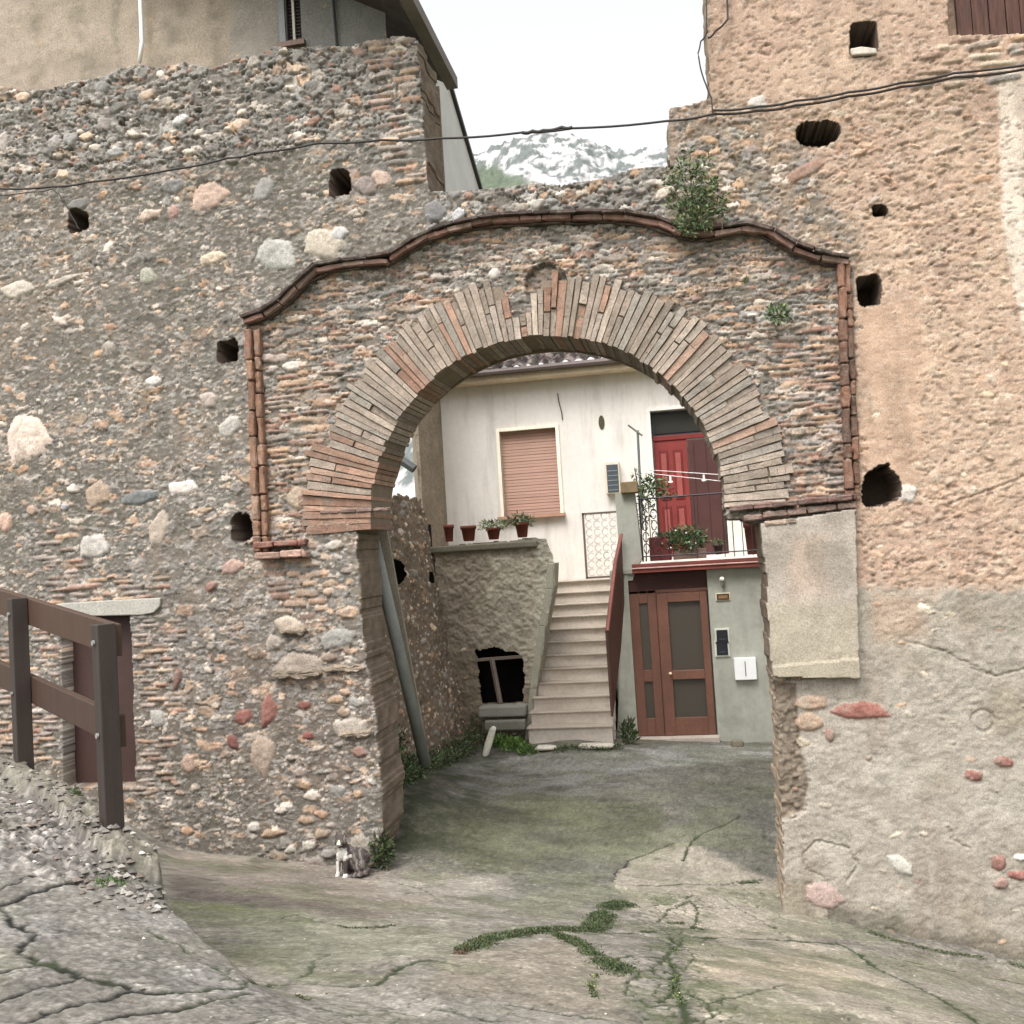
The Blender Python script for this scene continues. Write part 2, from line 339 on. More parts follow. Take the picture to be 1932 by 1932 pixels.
# lower part of the right wall stands a bit forward
SM = 0
OCC = np.zeros((NX, NZ), bool)
OCC |= ~keep
crown_gap = (np.abs(XX-W2((1030, 535))[0]) < .17) & (ring_r > AR+.17)
OCC |= (ring_r < 2.12) & (ZZ > AC[1]-.02) & ~crown_gap
def stamp(cx, cz, a, b, rot, col, h, n=2.6, wob=.12, force=False, gap=.01, flat=6):
    rr = max(a, b)*1.35+.03
    i0 = max(0, int((cx-rr-gx[0])/STEP)); i1 = min(NX, int((cx+rr-gx[0])/STEP)+2)
    j0 = max(0, int((cz-rr-gz[0])/STEP)); j1 = min(NZ, int((cz+rr-gz[0])/STEP)+2)
    if i1-i0 < 2 or j1-j0 < 2: return False
    x = XX[i0:i1, j0:j1]-cx; z = ZZ[i0:i1, j0:j1]-cz
    c, s = math.cos(rot), math.sin(rot); u = (x*c+z*s)/a; v = (-x*s+z*c)/b
    th = np.arctan2(v, u); ph = RNG.random(4)*6.28
    nn = nzC[i0:i1, j0:j1]-.5
    if n < 4.2:            # broken stone: random half-planes cut an angular outline
        K_ = int(RNG.integers(5, 9)); r_ = np.zeros_like(u)
        for q in range(K_):
            t_ = 6.283*(q+RNG.random()*.8)/K_+ph[0]; r_ = np.maximum(r_, (u*math.cos(t_)+v*math.sin(t_))/RNG.uniform(.72, 1.0))
        r_ = r_*.75+.25*np.hypot(u, v)+nn*wob*2.2
    else:
        r_ = (np.abs(u)**n+np.abs(v)**n)**(1/n)*(1+wob*(np.sin(2*th+ph[0])*.5+np.sin(3*th+ph[1])*.5+np.sin(5*th+ph[2])*.35))+nn*.25
    ins = r_ < 1
    if not force and (OCC[i0:i1, j0:j1] & (r_ < 1.08)).any(): return False
    OCC[i0:i1, j0:j1] |= (r_ < 1.1)
    sub = HH[i0:i1, j0:j1]; tl = (RNG.random(2)-.5)*.35
    base = float(np.median(sub[ins])) if ins.any() else 0
    prof = base + h*(1-np.clip(r_, 0, 1)**flat) + h*(u*tl[0]+v*tl[1]) + nn*.016
    ring = (r_ >= 1) & (r_ < 1+gap/max(.012, min(a, b)))
    sub[ring] -= .005*RNG.random()
    sub[ins] = prof[ins]
    cc = C[i0:i1, j0:j1]
    var = (0.86+.28*nzD[i0:i1, j0:j1]+.3*nn)[..., None]
    smear = (sstep(.50, .72, nzB[i0:i1, j0:j1]*.6+nzC[i0:i1, j0:j1]*.4)*(.5 if force else .75))[..., None]
    sm2 = smear*1.0 if force else np.clip(smear+SM*RNG.random(), 0, .95)
    cc[ins] = ((np.array(col)*var)*(1-sm2)+cc*sm2)[ins]
    return True
def worley(x, y, seed):
    ix = np.floor(x); iy = np.floor(y); f1 = np.full(x.shape, 9.); f2 = np.full(x.shape, 9.); idh = np.zeros(x.shape)
    for a in (-1, 0, 1):
        for b in (-1, 0, 1):
            cx_, cy_ = ix+a, iy+b; h1 = hsh(cx_, cy_, seed); h2 = hsh(cx_, cy_, seed+7)
            dx = np.abs(cx_+.05+.9*h1-x); dy = np.abs(cy_+.05+.9*h2-y); d = .6*np.hypot(dx, dy)+.4*np.maximum(dx, dy)
            nw = d < f1; f2 = np.where(nw, f1, np.minimum(f2, d)); idh = np.where(nw, hsh(cx_, cy_, seed+13), idh); f1 = np.where(nw, d, f1)
    return f1, f2, idh
def wlayer(zone_, sx, sy, cover, pals, h, gapw, gapd, smear, seed, wp=.5):
    global C, HH
    z_ = np.asarray(zone_, float); sel = z_ > .02
    x_ = XX[sel]/sx+(nzB[sel]-.5)*wp*1.6+(nzC[sel]-.5)*wp; y_ = ZZ[sel]/sy+(fbm(XX[sel]*9, ZZ[sel]*9, seed+90, 3)-.5)*wp*1.6+(nzD[sel]-.5)*wp*.35
    f1, f2, idh = worley(x_, y_, seed); e = f2-f1
    h3 = (idh*977.7) % 1; h4 = (idh*3131.3) % 1
    show = (h3 < cover).astype(float)*z_[sel]
    m_ = show*sstep(gapw*.45, gapw, e)
    colr = np.stack([s2l(c) for p_ in pals for c in PALS[p_]]); ci = (h4*len(colr)).astype(int).clip(0, len(colr)-1)
    cc = colr[ci]*(.80+.45*((idh*557.1) % 1))[:, None]*(.82+.36*nzC[sel])[:, None]
    sm_ = m_*(1-smear*sstep(.35, .7, nzC[sel]*.5+nzB[sel]*.5))
    C[sel] = C[sel]*(1-sm_[:, None])+cc*sm_[:, None]
    HH[sel] += m_*h*(.3+1.1*((idh*211.9) % 1)) - show*(1-sstep(0, gapw, e))*gapd
def pal(name):
    P_ = PALS; c = s2l(P_[name][RNG.integers(len(P_[name]))]); return c*(0.85+.3*RNG.random())
PALS = {'light': [(188, 174, 156), (206, 192, 174), (178, 168, 154), (196, 170, 144)],
          'grey': [(138, 134, 126), (126, 123, 116), (150, 145, 136), (114, 110, 103), (130, 123, 114)],
          'tan': [(172, 144, 116), (162, 130, 104), (150, 130, 108), (182, 150, 118)],
          'terra': [(152, 116, 96), (142, 108, 90), (156, 122, 102), (138, 112, 97)],
          'pink': [(160, 145, 132), (150, 134, 122), (170, 154, 141)],
          'orange': [(190, 154, 122), (180, 144, 114), (198, 168, 138), (172, 142, 118), (156, 134, 114)],
          'beige': [(196, 182, 156), (184, 168, 142), (170, 156, 134), (205, 192, 168)]}
def big(px, py, a, b, col, rot=0, h=.022, n=2.8, wob=.12, k=1.0):
    c = W2((px, py)); s = 8.75/FPX
    cl = s2l(col); l_ = cl @ np.array([.3, .6, .1]); cl = (l_+(cl-l_)*(.62 if col[0]-col[2] > 72 else .8))*(.86 if col[0]-col[2] > 72 else 1.0)
    stamp(c[0], c[1], a*s*k*1.1, b*s*k*1.1, R(rot), cl*.86*(0.95+.1*RNG.random()), h, n, wob, True)
# --- putlog holes first (they keep stones off)
holes = [(148, 418, 22, 23), (640, 347, 21, 26), (430, 662, 22, 21), (456, 997, 21, 26), (1640, 544, 19, 25), (1664, 918, 31, 30), (1542, 250, 36, 24), (1660, 396, 12, 10), (1628, 78, 22, 30)]
HOLE = np.zeros((NX, NZ), bool)
for (hx, hy, a, b) in holes:
    c = W2((hx, hy)); s = 8.75/FPX
    x = (XX-c[0])/(a*s)+(nzB-.5)*.5; z = (ZZ-c[1])/(b*s)+(nzC-.5)*.35+(nzB-.5)*.8
    n_p = 5 if a < 24 else 2.6
    HOLE |= ((np.abs(x)**n_p+np.abs(z)**n_p) < 1)
# door opening and lintel
door_poly = WP([(116, 1162), (246, 1160), (256, 1482), (122, 1484)])
DOORH = poly_sdf(XX, ZZ, door_poly) + warp*.15 < 0
# shutter window at the top right
win_poly = WP([(1790, -160), (2050, -170), (2050, 58), (1790, 66)])
WINH = poly_sdf(XX, ZZ, win_poly) < 0
OCC |= HOLE | DOORH | WINH
OCC |= (pil > .4)
lich = sstep(.55, .68, fbm(XX*1.8, ZZ*1.4, 885, 5))*(1-right_m); C = C*(1-.35*lich[..., None])+s2l((92, 90, 74))*.35*lich[..., None]
strk = sstep(.56, .72, fbm(XX*5, ZZ*.7, 887, 4))*right_m; C = C*(1-.28*strk[..., None])+s2l((132, 112, 92))*.8*.28*strk[..., None]
# --- broken interlocking rubble under everything
def zs(mask): return mask.astype(float)
LWZ = zs((right_m < .5) & (pil < .3))
Zu_ = zone([(-60, 60), (850, 60), (845, 262), (600, 275), (430, 308), (-60, 365)], 12, 40)*LWZ+zs(poly_sdf(PX, PY, [(843, 300), (1262, 300), (1270, 430), (800, 440)]) < 0)*LWZ
Zu_ = np.clip(Zu_, 0, 1); Zs_ = zs(spm)*(1-Zu_); Zl_ = np.clip(LWZ-Zu_-Zs_, 0, 1)
mott = fbm(XX*9, ZZ*15, 811, 4); C *= (1+(mott-.5)*(.5*LWZ+.3*right_m))[..., None]
wlayer(Zl_*sstep(.42, .58, nzA), .17, .10, .42, ['grey', 'tan', 'grey'], .010, .10, .004, .8, 821)
wlayer(Zl_, .075, .040, .27, ['grey', 'tan', 'grey', 'grey', 'pink', 'grey', 'light', 'grey'], .004, .16, .003, .8, 823, .7)
wlayer(Zl_*sstep(.45, .6, fbm(XX*1.9, ZZ*1.9, 898, 3)), .11, .055, .20, ['light', 'tan', 'light', 'orange'], .008, .16, .004, .45, 827, .8)
wlayer(Zl_*sstep(.35, .6, fbm(XX*2.3, ZZ*2.3, 899, 3)), .038, .021, .30, ['light', 'grey', 'grey', 'light', 'light'], .003, .22, .002, .4, 825, .9)
C = np.where((LWZ > .5)[..., None], C*.86+s2l((112, 104, 94))*.14, C)
wlayer(Zu_, .17, .10, .72, ['grey', 'grey', 'grey', 'grey', 'light', 'grey', 'tan'], .018, .12, .014, .6, 831, .7)
wlayer(Zu_, .07, .035, .45, ['grey', 'light', 'grey', 'grey', 'terra', 'grey'], .007, .2, .006, .4, 833, .8)
wlayer(Zs_, .21, .052, .72, ['grey', 'tan', 'tan', 'grey', 'pink', 'light', 'terra'], .010, .12, .008, .75, 841, .6)
wlayer(Zs_, .085, .024, .38, ['tan', 'light', 'grey', 'pink', 'terra'], .006, .18, .005, .4, 843, .7)
sliv = sstep(.60, .70, fbm(XX*24, ZZ*52, 851, 3))*LWZ; C = C*(1-.4*sliv[..., None])+s2l((176, 168, 155))*.4*sliv[..., None]; HH += sliv*.004
crev = sstep(.60, .72, fbm(XX*26, ZZ*44, 853, 3))*LWZ*(.35+.65*np.clip(Zu_+Zs_, 0, 1)); C *= (1-.45*crev)[..., None]; HH -= crev*.008
urr = up_rough*right_m
wlayer(urr*sstep(.44, .6, nzB), .12, .06, .5, ['orange', 'orange', 'beige', 'tan', 'pink'], .007, .14, .009, .75, 861, .9)
wlayer(urr*grey_r, .10, .06, .6, ['grey', 'grey', 'tan', 'pink', 'light'], .010, .14, .010, .5, 863, .8)
wlayer(mid_rough*right_m*sstep(.45, .62, nzB), .09, .05, .5, ['orange', 'beige', 'orange'], .003, .16, .006, .8, 865, .9)
sl2 = sstep(.60, .72, fbm(XX*20, ZZ*40, 871, 3))*right_m*(1-pil)*(1-.6*low_p); C = C*(1-.35*sl2[..., None])+s2l((214, 196, 174))*.8*.35*sl2[..., None]
cv2 = sstep(.62, .74, fbm(XX*22, ZZ*38, 873, 3))*right_m*(1-pil)*(1-.6*smooth_s)*(1-.6*low_p); C *= (1-.30*cv2)[..., None]; HH -= cv2*.008
# --- named stones
for q in [(52, 827, 51, 43, (222, 196, 172), 0), (395, 370, 38, 29, (206, 172, 146), 10), (283, 405, 25, 11, (205, 176, 150), 0), (328, 400, 13, 14, (178, 138, 122), 0), (498, 358, 27, 17, (152, 148, 138), 55), (325, 352, 26, 15, (136, 134, 126), 0), (525, 478, 38, 31, (184, 180, 166), 0), (612, 460, 40, 30, (184, 170, 146), -20), (640, 440, 16, 12, (196, 192, 184), 0), (400, 488, 28, 12, (204, 180, 146), 10), (8, 268, 12, 22, (176, 164, 148), 0), (106, 270, 15, 16, (178, 170, 158), 0), (134, 264, 13, 14, (160, 156, 148), 0), (217, 288, 19, 10, (168, 164, 156), 0), (342, 228, 20, 10, (196, 192, 184), 20), (35, 547, 34, 18, (196, 182, 160), 8), (115, 532, 42, 7, (176, 166, 148), 14), (113, 606, 19, 8, (206, 184, 164), -30), (278, 521, 18, 17, (166, 162, 140), 0), (148, 385, 26, 11, (138, 134, 124), 5), (290, 719, 18, 9, (214, 204, 190), 0), (395, 755, 20, 15, (176, 160, 142), -20), (432, 806, 26, 18, (180, 172, 156), 30), (545, 690, 17, 10, (214, 200, 180), 0), (183, 932, 27, 23, (172, 146, 118), 30), (344, 920, 33, 12, (220, 204, 188), 0), (136, 922, 11, 9, (210, 194, 176), 0), (123, 957, 8, 9, (172, 168, 168), 0), (62, 963, 15, 10, (176, 144, 116), -20), (10, 985, 18, 20, (196, 156, 130), 0), (262, 938, 40, 14, (118, 120, 116), 8), (300, 1002, 20, 36, (178, 160, 136), -25), (178, 1032, 28, 24, (192, 184, 168), 0), (560, 940, 24, 22, (182, 158, 126), 0), (440, 1070, 22, 14, (200, 152, 122), 15), (570, 1258, 52, 27, (158, 142, 122), 0), (545, 1180, 29, 17, (192, 172, 146), -18), (638, 1205, 34, 17, (150, 146, 134), 8), (335, 1280, 9, 24, (158, 104, 78), -15), (400, 1105, 14, 8, (176, 116, 88), 20), (660, 1373, 36, 18, (172, 158, 138), 0), (678, 1418, 14, 9, (184, 124, 96), 0), (508, 1340, 22, 17, (164, 92, 66), 60), (460, 1352, 17, 15, (166, 86, 60), 20), (575, 1330, 12, 8, (160, 84, 60), 0), (440, 1400, 10, 16, (150, 78, 60), 30), (582, 1387, 12, 7, (176, 86, 62), 0), (495, 1425, 22, 36, (164, 142, 118), 10), (480, 1560, 14, 10, (198, 190, 172), 15), (583, 1595, 15, 9, (196, 186, 164), 0), (548, 1602, 10, 7, (196, 186, 166), 30), (298, 1356, 17, 17, (170, 164, 150), 0), (355, 1440, 16, 18, (184, 150, 124), 0), (530, 1529, 14, 6, (196, 180, 160), 5), (684, 1598, 24, 20, (158, 146, 126), -30), (620, 1240, 16, 8, (150, 128, 104), 0), (150, 1108, 60, 5, (168, 132, 108), 4), (1520, 322, 34, 13, (178, 128, 92), 20), (1555, 1690, 33, 20, (178, 150, 134), -15), (1530, 1325, 28, 13, (198, 156, 110), 0), (1526, 1363, 24, 16, (192, 152, 104), 0), (1565, 1385, 9, 12, (180, 124, 94), 0), (1627, 1341, 42, 15, (180, 96, 66), -3), (1836, 1463, 14, 10, (170, 92, 66), 0), (1893, 1436, 15, 9, (172, 92, 66), -20), (1884, 1627, 11, 13, (174, 108, 84), 0), (1889, 1666, 12, 10, (182, 118, 94), 0), (1926, 1652, 22, 7, (172, 92, 70), -5), (1698, 1632, 22, 14, (196, 194, 176), -40), (1925, 1618, 10, 5, (230, 220, 206), 0), (1010, 387, 16, 10, (186, 178, 160), 0), (985, 392, 14, 9, (160, 148, 128), 0), (820, 400, 22, 20, (134, 130, 126), 0), (865, 405, 12, 10, (190, 188, 184), 40), (718, 340, 22, 16, (196, 166, 142), 0), (690, 350, 20, 20, (150, 134, 122), 0), (930, 515, 12, 11, (196, 186, 172), 40), (1712, 930, 16, 16, (214, 200, 186), 30), (1430, 195, 18, 12, (196, 186, 170), -20)]:
    big(q[0], q[1], q[2], q[3], q[4], q[5])
def lens(px, py, a, b, rot): pass
# --- scattering
bx0 = [(-60, 60), (850, 60), (845, 262), (600, 270), (430, 305), (-60, 360)]
def pin(poly): 
    return poly_sdf(PX, PY, poly) < 0
Z_up = pin(bx0) | pin([(840, 300), (1262, 300), (1270, 430), (800, 440)])
Z_span = spm
Z_pier = pin(pier_poly)
Z_quoin = pin([(700, 75), (850, 60), (850, 350), (760, 350), (720, 250)])
Z_brickR = pin([(1475, 640), (1600, 600), (1612, 945), (1500, 950), (1500, 800)])
Z_brickL = pin([(505, 710), (640, 690), (600, 800), (590, 970), (505, 980)])
Z_door = pin([(236, 1165), (330, 1165), (345, 1340), (252, 1345)]) | pin([(85, 1000), (165, 1000), (165, 1115), (85, 1115)]) | pin([(90, 1095), (300, 1090), (305, 1133), (80, 1140)]) | pin([(0, 1170), (112, 1170), (118, 1440), (0, 1440)]) | pin([(250, 1390), (320, 1390), (320, 1500), (250, 1500)])
Z_pb = pin([(508, 1055), (610, 1055), (610, 1165), (515, 1165)])
Z_right = right_m > .5
Z_rr = up_rough*right_m > .55
Z_rg = grey_r > .5
Z_rm = mid_rough*right_m > .5
Z_rl = (low_p > .5) & (bare < .5)
Z_ledge = pin([(1735, 110), (1800, 70), (1932, 60), (2100, 60), (2100, 130), (1900, 150), (1735, 165)])
def scatter(n, ok, fn):
    idx = np.flatnonzero(ok & ~OCC & keep)
    if len(idx) == 0: return
    for k in RNG.choice(idx, min(n, len(idx)), replace=False):
        i, j = divmod(int(k), NZ)
        if OCC[i, j]: continue
        fn(gx[i], gz[j])
U = RNG.uniform
SM = .6
def st(amin, amax, asp, rot, pals, h=(.01, .025), n=(2.2, 4), wob=.12, gap=.012):
    def f(x, z):
        a = amin*(amax/amin)**(RNG.random()**1.3); b = a*U(*asp)
        stamp(x, z, a, b, R(U(-rot, rot)), pal(pals[RNG.integers(len(pals))]), U(*h), U(*n), wob, False, gap)
    return f
leftw = ~Z_right
brickf = lambda pals, a=(.05, .12), b=(.014, .022): (lambda x, z: stamp(x, z, U(*a), U(*b), R(U(-4, 4)), pal(pals[RNG.integers(len(pals))]), U(.008, .02), 5, .05, False, .012))
# brick courses
scatter(420, Z_quoin, brickf(['terra', 'tan', 'pink', 'grey'], (.08, .17), (.018, .028)))
scatter(520, Z_brickR, brickf(['pink', 'terra', 'tan', 'tan'], (.07, .17), (.014, .022)))
scatter(260, Z_brickL, brickf(['terra', 'terra', 'tan', 'pink'], (.07, .18), (.014, .03)))
scatter(900, Z_door & leftw, brickf(['terra', 'pink', 'tan', 'pink'], (.06, .13), (.015, .022)))
scatter(160, Z_pb, brickf(['terra', 'tan', 'orange'], (.06, .14), (.02, .035)))
scatter(500, Z_ledge, brickf(['tan', 'terra', 'grey', 'beige'], (.06, .16), (.02, .03)))
# upper wall: dense grey rubble
SM = .3
scatter(60, Z_up & ~Z_quoin, st(.05, .1, (.35, .75), 30, ['grey', 'grey', 'light', 'grey'], (.01, .025), gap=.02))
scatter(160, Z_up, st(.03, .07, (.35, .7), 35, ['grey', 'grey', 'light', 'terra', 'grey'], (.008, .02), gap=.02))
scatter(120, Z_up, st(.014, .04, (.35, .8), 40, ['grey', 'grey', 'light', 'tan', 'grey'], (.005, .016)))
SM = .6
# spandrel
scatter(160, Z_span, st(.06, .16, (.12, .3), 8, ['grey', 'grey', 'pink', 'tan', 'grey', 'terra'], (.008, .02), (3, 5), .14))
scatter(120, Z_span, st(.025, .08, (.18, .42), 14, ['grey', 'pink', 'tan', 'grey', 'light'], (.006, .016), (2.5, 4), .14))
scatter(60, Z_span, st(.012, .03, (.3, .7), 25, ['grey', 'light', 'tan'], (.004, .012)))
# pier and left wall
scatter(70, Z_pier, st(.05, .13, (.3, .7), 15, ['tan', 'grey', 'tan', 'pink', 'light'], (.012, .03)))
lw = leftw & ~Z_up & ~Z_span
SM = .3
scatter(40, lw, st(.05, .09, (.45, .8), 35, ['grey', 'tan', 'light', 'orange'], (.003, .010), wob=.24))
scatter(330, lw, st(.025, .055, (.3, .7), 35, ['grey', 'tan', 'light', 'orange', 'light', 'light'], (.002, .008), wob=.26))
scatter(700, lw, st(.012, .034, (.22, .6), 35, ['light', 'grey', 'tan', 'light', 'light', 'grey'], (.002, .006), wob=.3))
scatter(300, lw, st(.008, .016, (.4, .9), 40, ['light', 'grey', 'light', 'tan'], (.003, .008)))
# right house
SM = .85
scatter(50, Z_rr & ~Z_rg, st(.04, .12, (.18, .45), 25, ['orange', 'orange', 'beige', 'tan', 'pink'], (.006, .018), (2.2, 3.6), .25))
scatter(100, Z_rr & ~Z_rg, st(.015, .05, (.25, .6), 35, ['orange', 'beige', 'tan'], (.004, .014), wob=.25))
scatter(30, Z_rg, st(.04, .1, (.2, .5), 20, ['grey', 'grey', 'tan', 'pink', 'grey'], (.008, .018), wob=.25))
scatter(80, Z_rg, st(.014, .04, (.3, .7), 25, ['grey', 'light', 'tan', 'grey'], (.005, .012), wob=.25))
scatter(30, Z_rm, st(.03, .08, (.2, .5), 30, ['orange', 'beige', 'orange'], (.003, .010), wob=.3, gap=.016))
scatter(100, Z_rm, st(.012, .03, (.3, .8), 40, ['orange', 'beige', 'beige'], (.003, .010), wob=.3))
scatter(120, Z_rl, st(.02, .06, (.3, .6), 30, ['beige', 'beige', 'tan'], (.003, .008), wob=.3))
scatter(160, Z_right & ~Z_rr & ~Z_rm & ~Z_rl, st(.012, .03, (.4, .9), 40, ['orange', 'beige', 'tan'], (.003, .010), wob=.3))
# open pores and flakes
pores = sstep(.68, .80, fbm(XX*20, ZZ*32, 141, 2))*right_m*(1-pil)*(1-smooth_s*.7)*(1-low_p*.8)*sstep(.4, .6, fbm(XX*1.7, ZZ*1.9, 143, 3))
HH -= pores*.011; C *= (1-.22*pores)[..., None]
for (px_, py_, rr_) in [(1447, 94, 13), (1855, 1360, 24)]:    # ring marks in the plaster
    c = W2((px_, py_)); dd = np.abs(np.hypot(XX-c[0], ZZ-c[1])-rr_*.0047*.75) < .014; HH[dd] -= .012
# cracks in the plaster
for pts in [[(1880, 1275), (1850, 1262), (1800, 1240), (1770, 1225), (1720, 1212)], [(1932, 1262), (1880, 1275), (1830, 1262)], [(1475, 1548), (1505, 1540), (1522, 1528), (1526, 1480), (1508, 1400)], [(1830, 1600), (1800, 1585), (1790, 1560)], [(1932, 900), (1850, 930), (1790, 950)], [(1555, 1655), (1520, 1640), (1516, 1610), (1540, 1585), (1600, 1600), (1620, 1630), (1600, 1660)]]:
    d = line_dist(XX+(nzC-.5)*.03, ZZ+(nzC-.5)*.03, WP(pts)); HH[d < .009] -= .014
# light seam above the door, spring-line damage on the crown
cr = (np.hypot(XX-W2((1030, 535))[0], (ZZ-W2((1030, 535))[1])*1.0) < .2+warp)
HH[cr] -= .05; C[cr] = C[cr]*.6+s2l((96, 88, 78))*.4
# apply the holes
HH[HOLE] = -.45
HD = HOLE.copy()
for a_, b_2 in ((1, 0), (-1, 0), (0, 1), (0, -1)): HD |= np.roll(np.roll(HOLE, a_, 0), b_2, 1)
C[HD] = s2l((78, 66, 56))  # holes and their rims coloured darker to deepen the shade inside
HH[DOORH] = -.30; C[DOORH] = s2l((66, 46, 40))
HH[WINH] = -.16
ragged = np.zeros_like(HH)
# split into three objects
obj_id = np.zeros((NX, NZ), int)        # 0 left wall, 1 gateway, 2 right house
lx = np.interp(gz, [-1, 1.5, 3.2, 3.25, 5.42], [-3.82, -3.8, -3.78, -3.93, -3.93])
cx_, cz_ = np.array(corn_w)[:, 0], np.array(corn_w)[:, 1]
above = ZZ > np.interp(XX, cx_, cz_)
obj_id[(XX > lx[None, :]) & (~above | (XX > W2((843, 400))[0]))] = 1
rr_edge = np.where(ZZ > 1.90, 1.43, .40)
obj_id[(XX > rr_edge) | (above & (XX > W2((1262, 300))[0]))] = 2
fk = keep[:-1, :-1] & keep[1:, :-1] & keep[:-1, 1:] & keep[1:, 1:]
fid = obj_id[:-1, :-1]
YY = WY - HH
idx_all = np.arange(NX*NZ).reshape(NX, NZ)
def wall_part(k, name, parent=None):
    fm = fk & (fid == k); ii, jj = np.nonzero(fm)
    q = np.stack([idx_all[ii, jj], idx_all[ii+1, jj], idx_all[ii+1, jj+1], idx_all[ii, jj+1]], 1)
    # skirt edges: kept face beside a missing one
    pad = np.zeros((NX+1, NZ+1), bool); pad[1:-1, 1:-1] = fk
    edges = []
    for (di, dj, a, b) in [(-1, 0, (0, 1), (0, 0)), (1, 0, (1, 0), (1, 1)), (0, -1, (0, 0), (1, 0)), (0, 1, (1, 1), (0, 1))]:
        nb = pad[ii+1+di, jj+1+dj]; s_ = ~nb
        edges.append(np.stack([idx_all[ii[s_]+a[0], jj[s_]+a[1]], idx_all[ii[s_]+b[0], jj[s_]+b[1]]], 1))
    E_ = np.concatenate(edges)
    used = np.unique(q); remap = np.full(NX*NZ, -1); remap[used] = np.arange(len(used))
    V = np.stack([XX.ravel()[used], YY.ravel()[used], ZZ.ravel()[used]], 1); Cc = C.reshape(-1, 3)[used]
    Fs = [remap[q]]
    ev = np.unique(E_); em = np.full(NX*NZ, -1); em[ev] = np.arange(len(ev))
    prev = remap[ev]; base = V[prev]; cb = Cc[prev]; K = 14; off = len(V); Vs = [V]; Cs = [Cc]
    ang = np.arctan2(base[:, 2]-AC[1], base[:, 0]-AC[0]); sarc = base[:, 2]*1.0+base[:, 0]*.9
    for s in range(1, K+1):
        t = s/K; y = WY+TH*t
        nn = fbm(base[:, 2]*8+base[:, 0]*8, np.full_like(sarc, y*8), 71, 4)-.5
        L = base.copy(); L[:, 1] = y
        cell = hsh(np.floor(sarc/.09+nn), np.floor(np.full_like(sarc, y/.14)), 5)
        L[:, 0] += nn*.05; L[:, 2] += nn*.02
        cc = s2l((112, 98, 82))[None, :]*(.55+.7*fbm(base[:, 2]*13+base[:, 0]*5, np.full_like(sarc, y*15), 73, 4)+.25*(nn+.5))[:, None]
        if k == 2: cc = s2l((150, 134, 112))[None, :]*(.8+.3*cell[:, None])
        Vs.append(L); Cs.append(cc)
        cur = off+np.arange(len(ev)); off += len(ev)
        Fs.append(np.stack([prev[em[E_[:, 1]]], prev[em[E_[:, 0]]], cur[em[E_[:, 0]]], cur[em[E_[:, 1]]]], 1)); prev = cur
    me = np_mesh(name, np.concatenate(Vs), np.concatenate(Fs), calm(np.concatenate(Cs), .92), True)
    return link(name, me, M['masonry'], parent)
left_wall = empty('stone_wall', (-5.5, WY, 0.5), 'tall grey rubble stone wall left of the brick archway with scattered pale stones', 'wall')
gateway = empty('stone_archway', (-1.15, WY, 0.1), 'old round arched gateway of thin bricks and rubble with curved brick cornice', 'archway')
right_house = empty('plastered_house', (3.0, WY, -0.3), 'house right of the archway with peeling salmon and beige plaster', 'house')
wall_part(0, 'rubble_wall', left_wall)
wall_part(1, 'arch_wall', gateway)
wall_part(2, 'plaster_wall', right_house)
# back faces so the walls are solid
def slab(name, pts, y, parent, mat):
    b = MB(); b.prism([(p[0], y, p[1]) for p in pts], (0, .03, 0), s2l((120, 108, 92))); return b.build(name, mat, parent)
bk = MB()
bk.prism([(p[0], WY+TH, p[1]) for p in [(-7.6, -.7), (-3.05, -.7), (-3.1, 3.3), (-2.75, 3.9), (-2.5, 4.6), (-2.1, 6.3), (-2.1, 7.7), (-7.6, 7.7)]], (0, .03, 0), s2l((120, 108, 92)))
bk.build('rear_face', M['masonry'], left_wall)
bk = MB()
out = [(AC[0]+1.63*math.cos(t), AC[1]+1.56*math.sin(t)) for t in np.linspace(math.pi, 0, 24)]
bk.prism([(p[0], WY+TH, p[1]) for p in [(-3.0, 3.45)]+out+[(.8, 3.4), (.8, 6.3), (-2.1, 6.3), (-3.0, 5.5)]], (0, .03, 0), s2l((120, 108, 92)))
bk.build('rear_face', M['masonry'], gateway)

CT = bpy.data.textures.new('wear', 'CLOUDS'); CT.noise_scale = .05; CT.noise_depth = 3
def worn(o, k=.02, sc=.05, lv=2, bev=0):
    if bev:
        b = o.modifiers.new('bevel', 'BEVEL'); b.width = bev; b.segments = 1; b.limit_method = 'ANGLE'
    ss = o.modifiers.new('divide', 'SUBSURF'); ss.subdivision_type = 'SIMPLE'; ss.levels = lv; ss.render_levels = lv
    d = o.modifiers.new('wear', 'DISPLACE'); d.texture = CT; d.strength = k; d.mid_level = .5; d.texture_coords = 'OBJECT'; return o
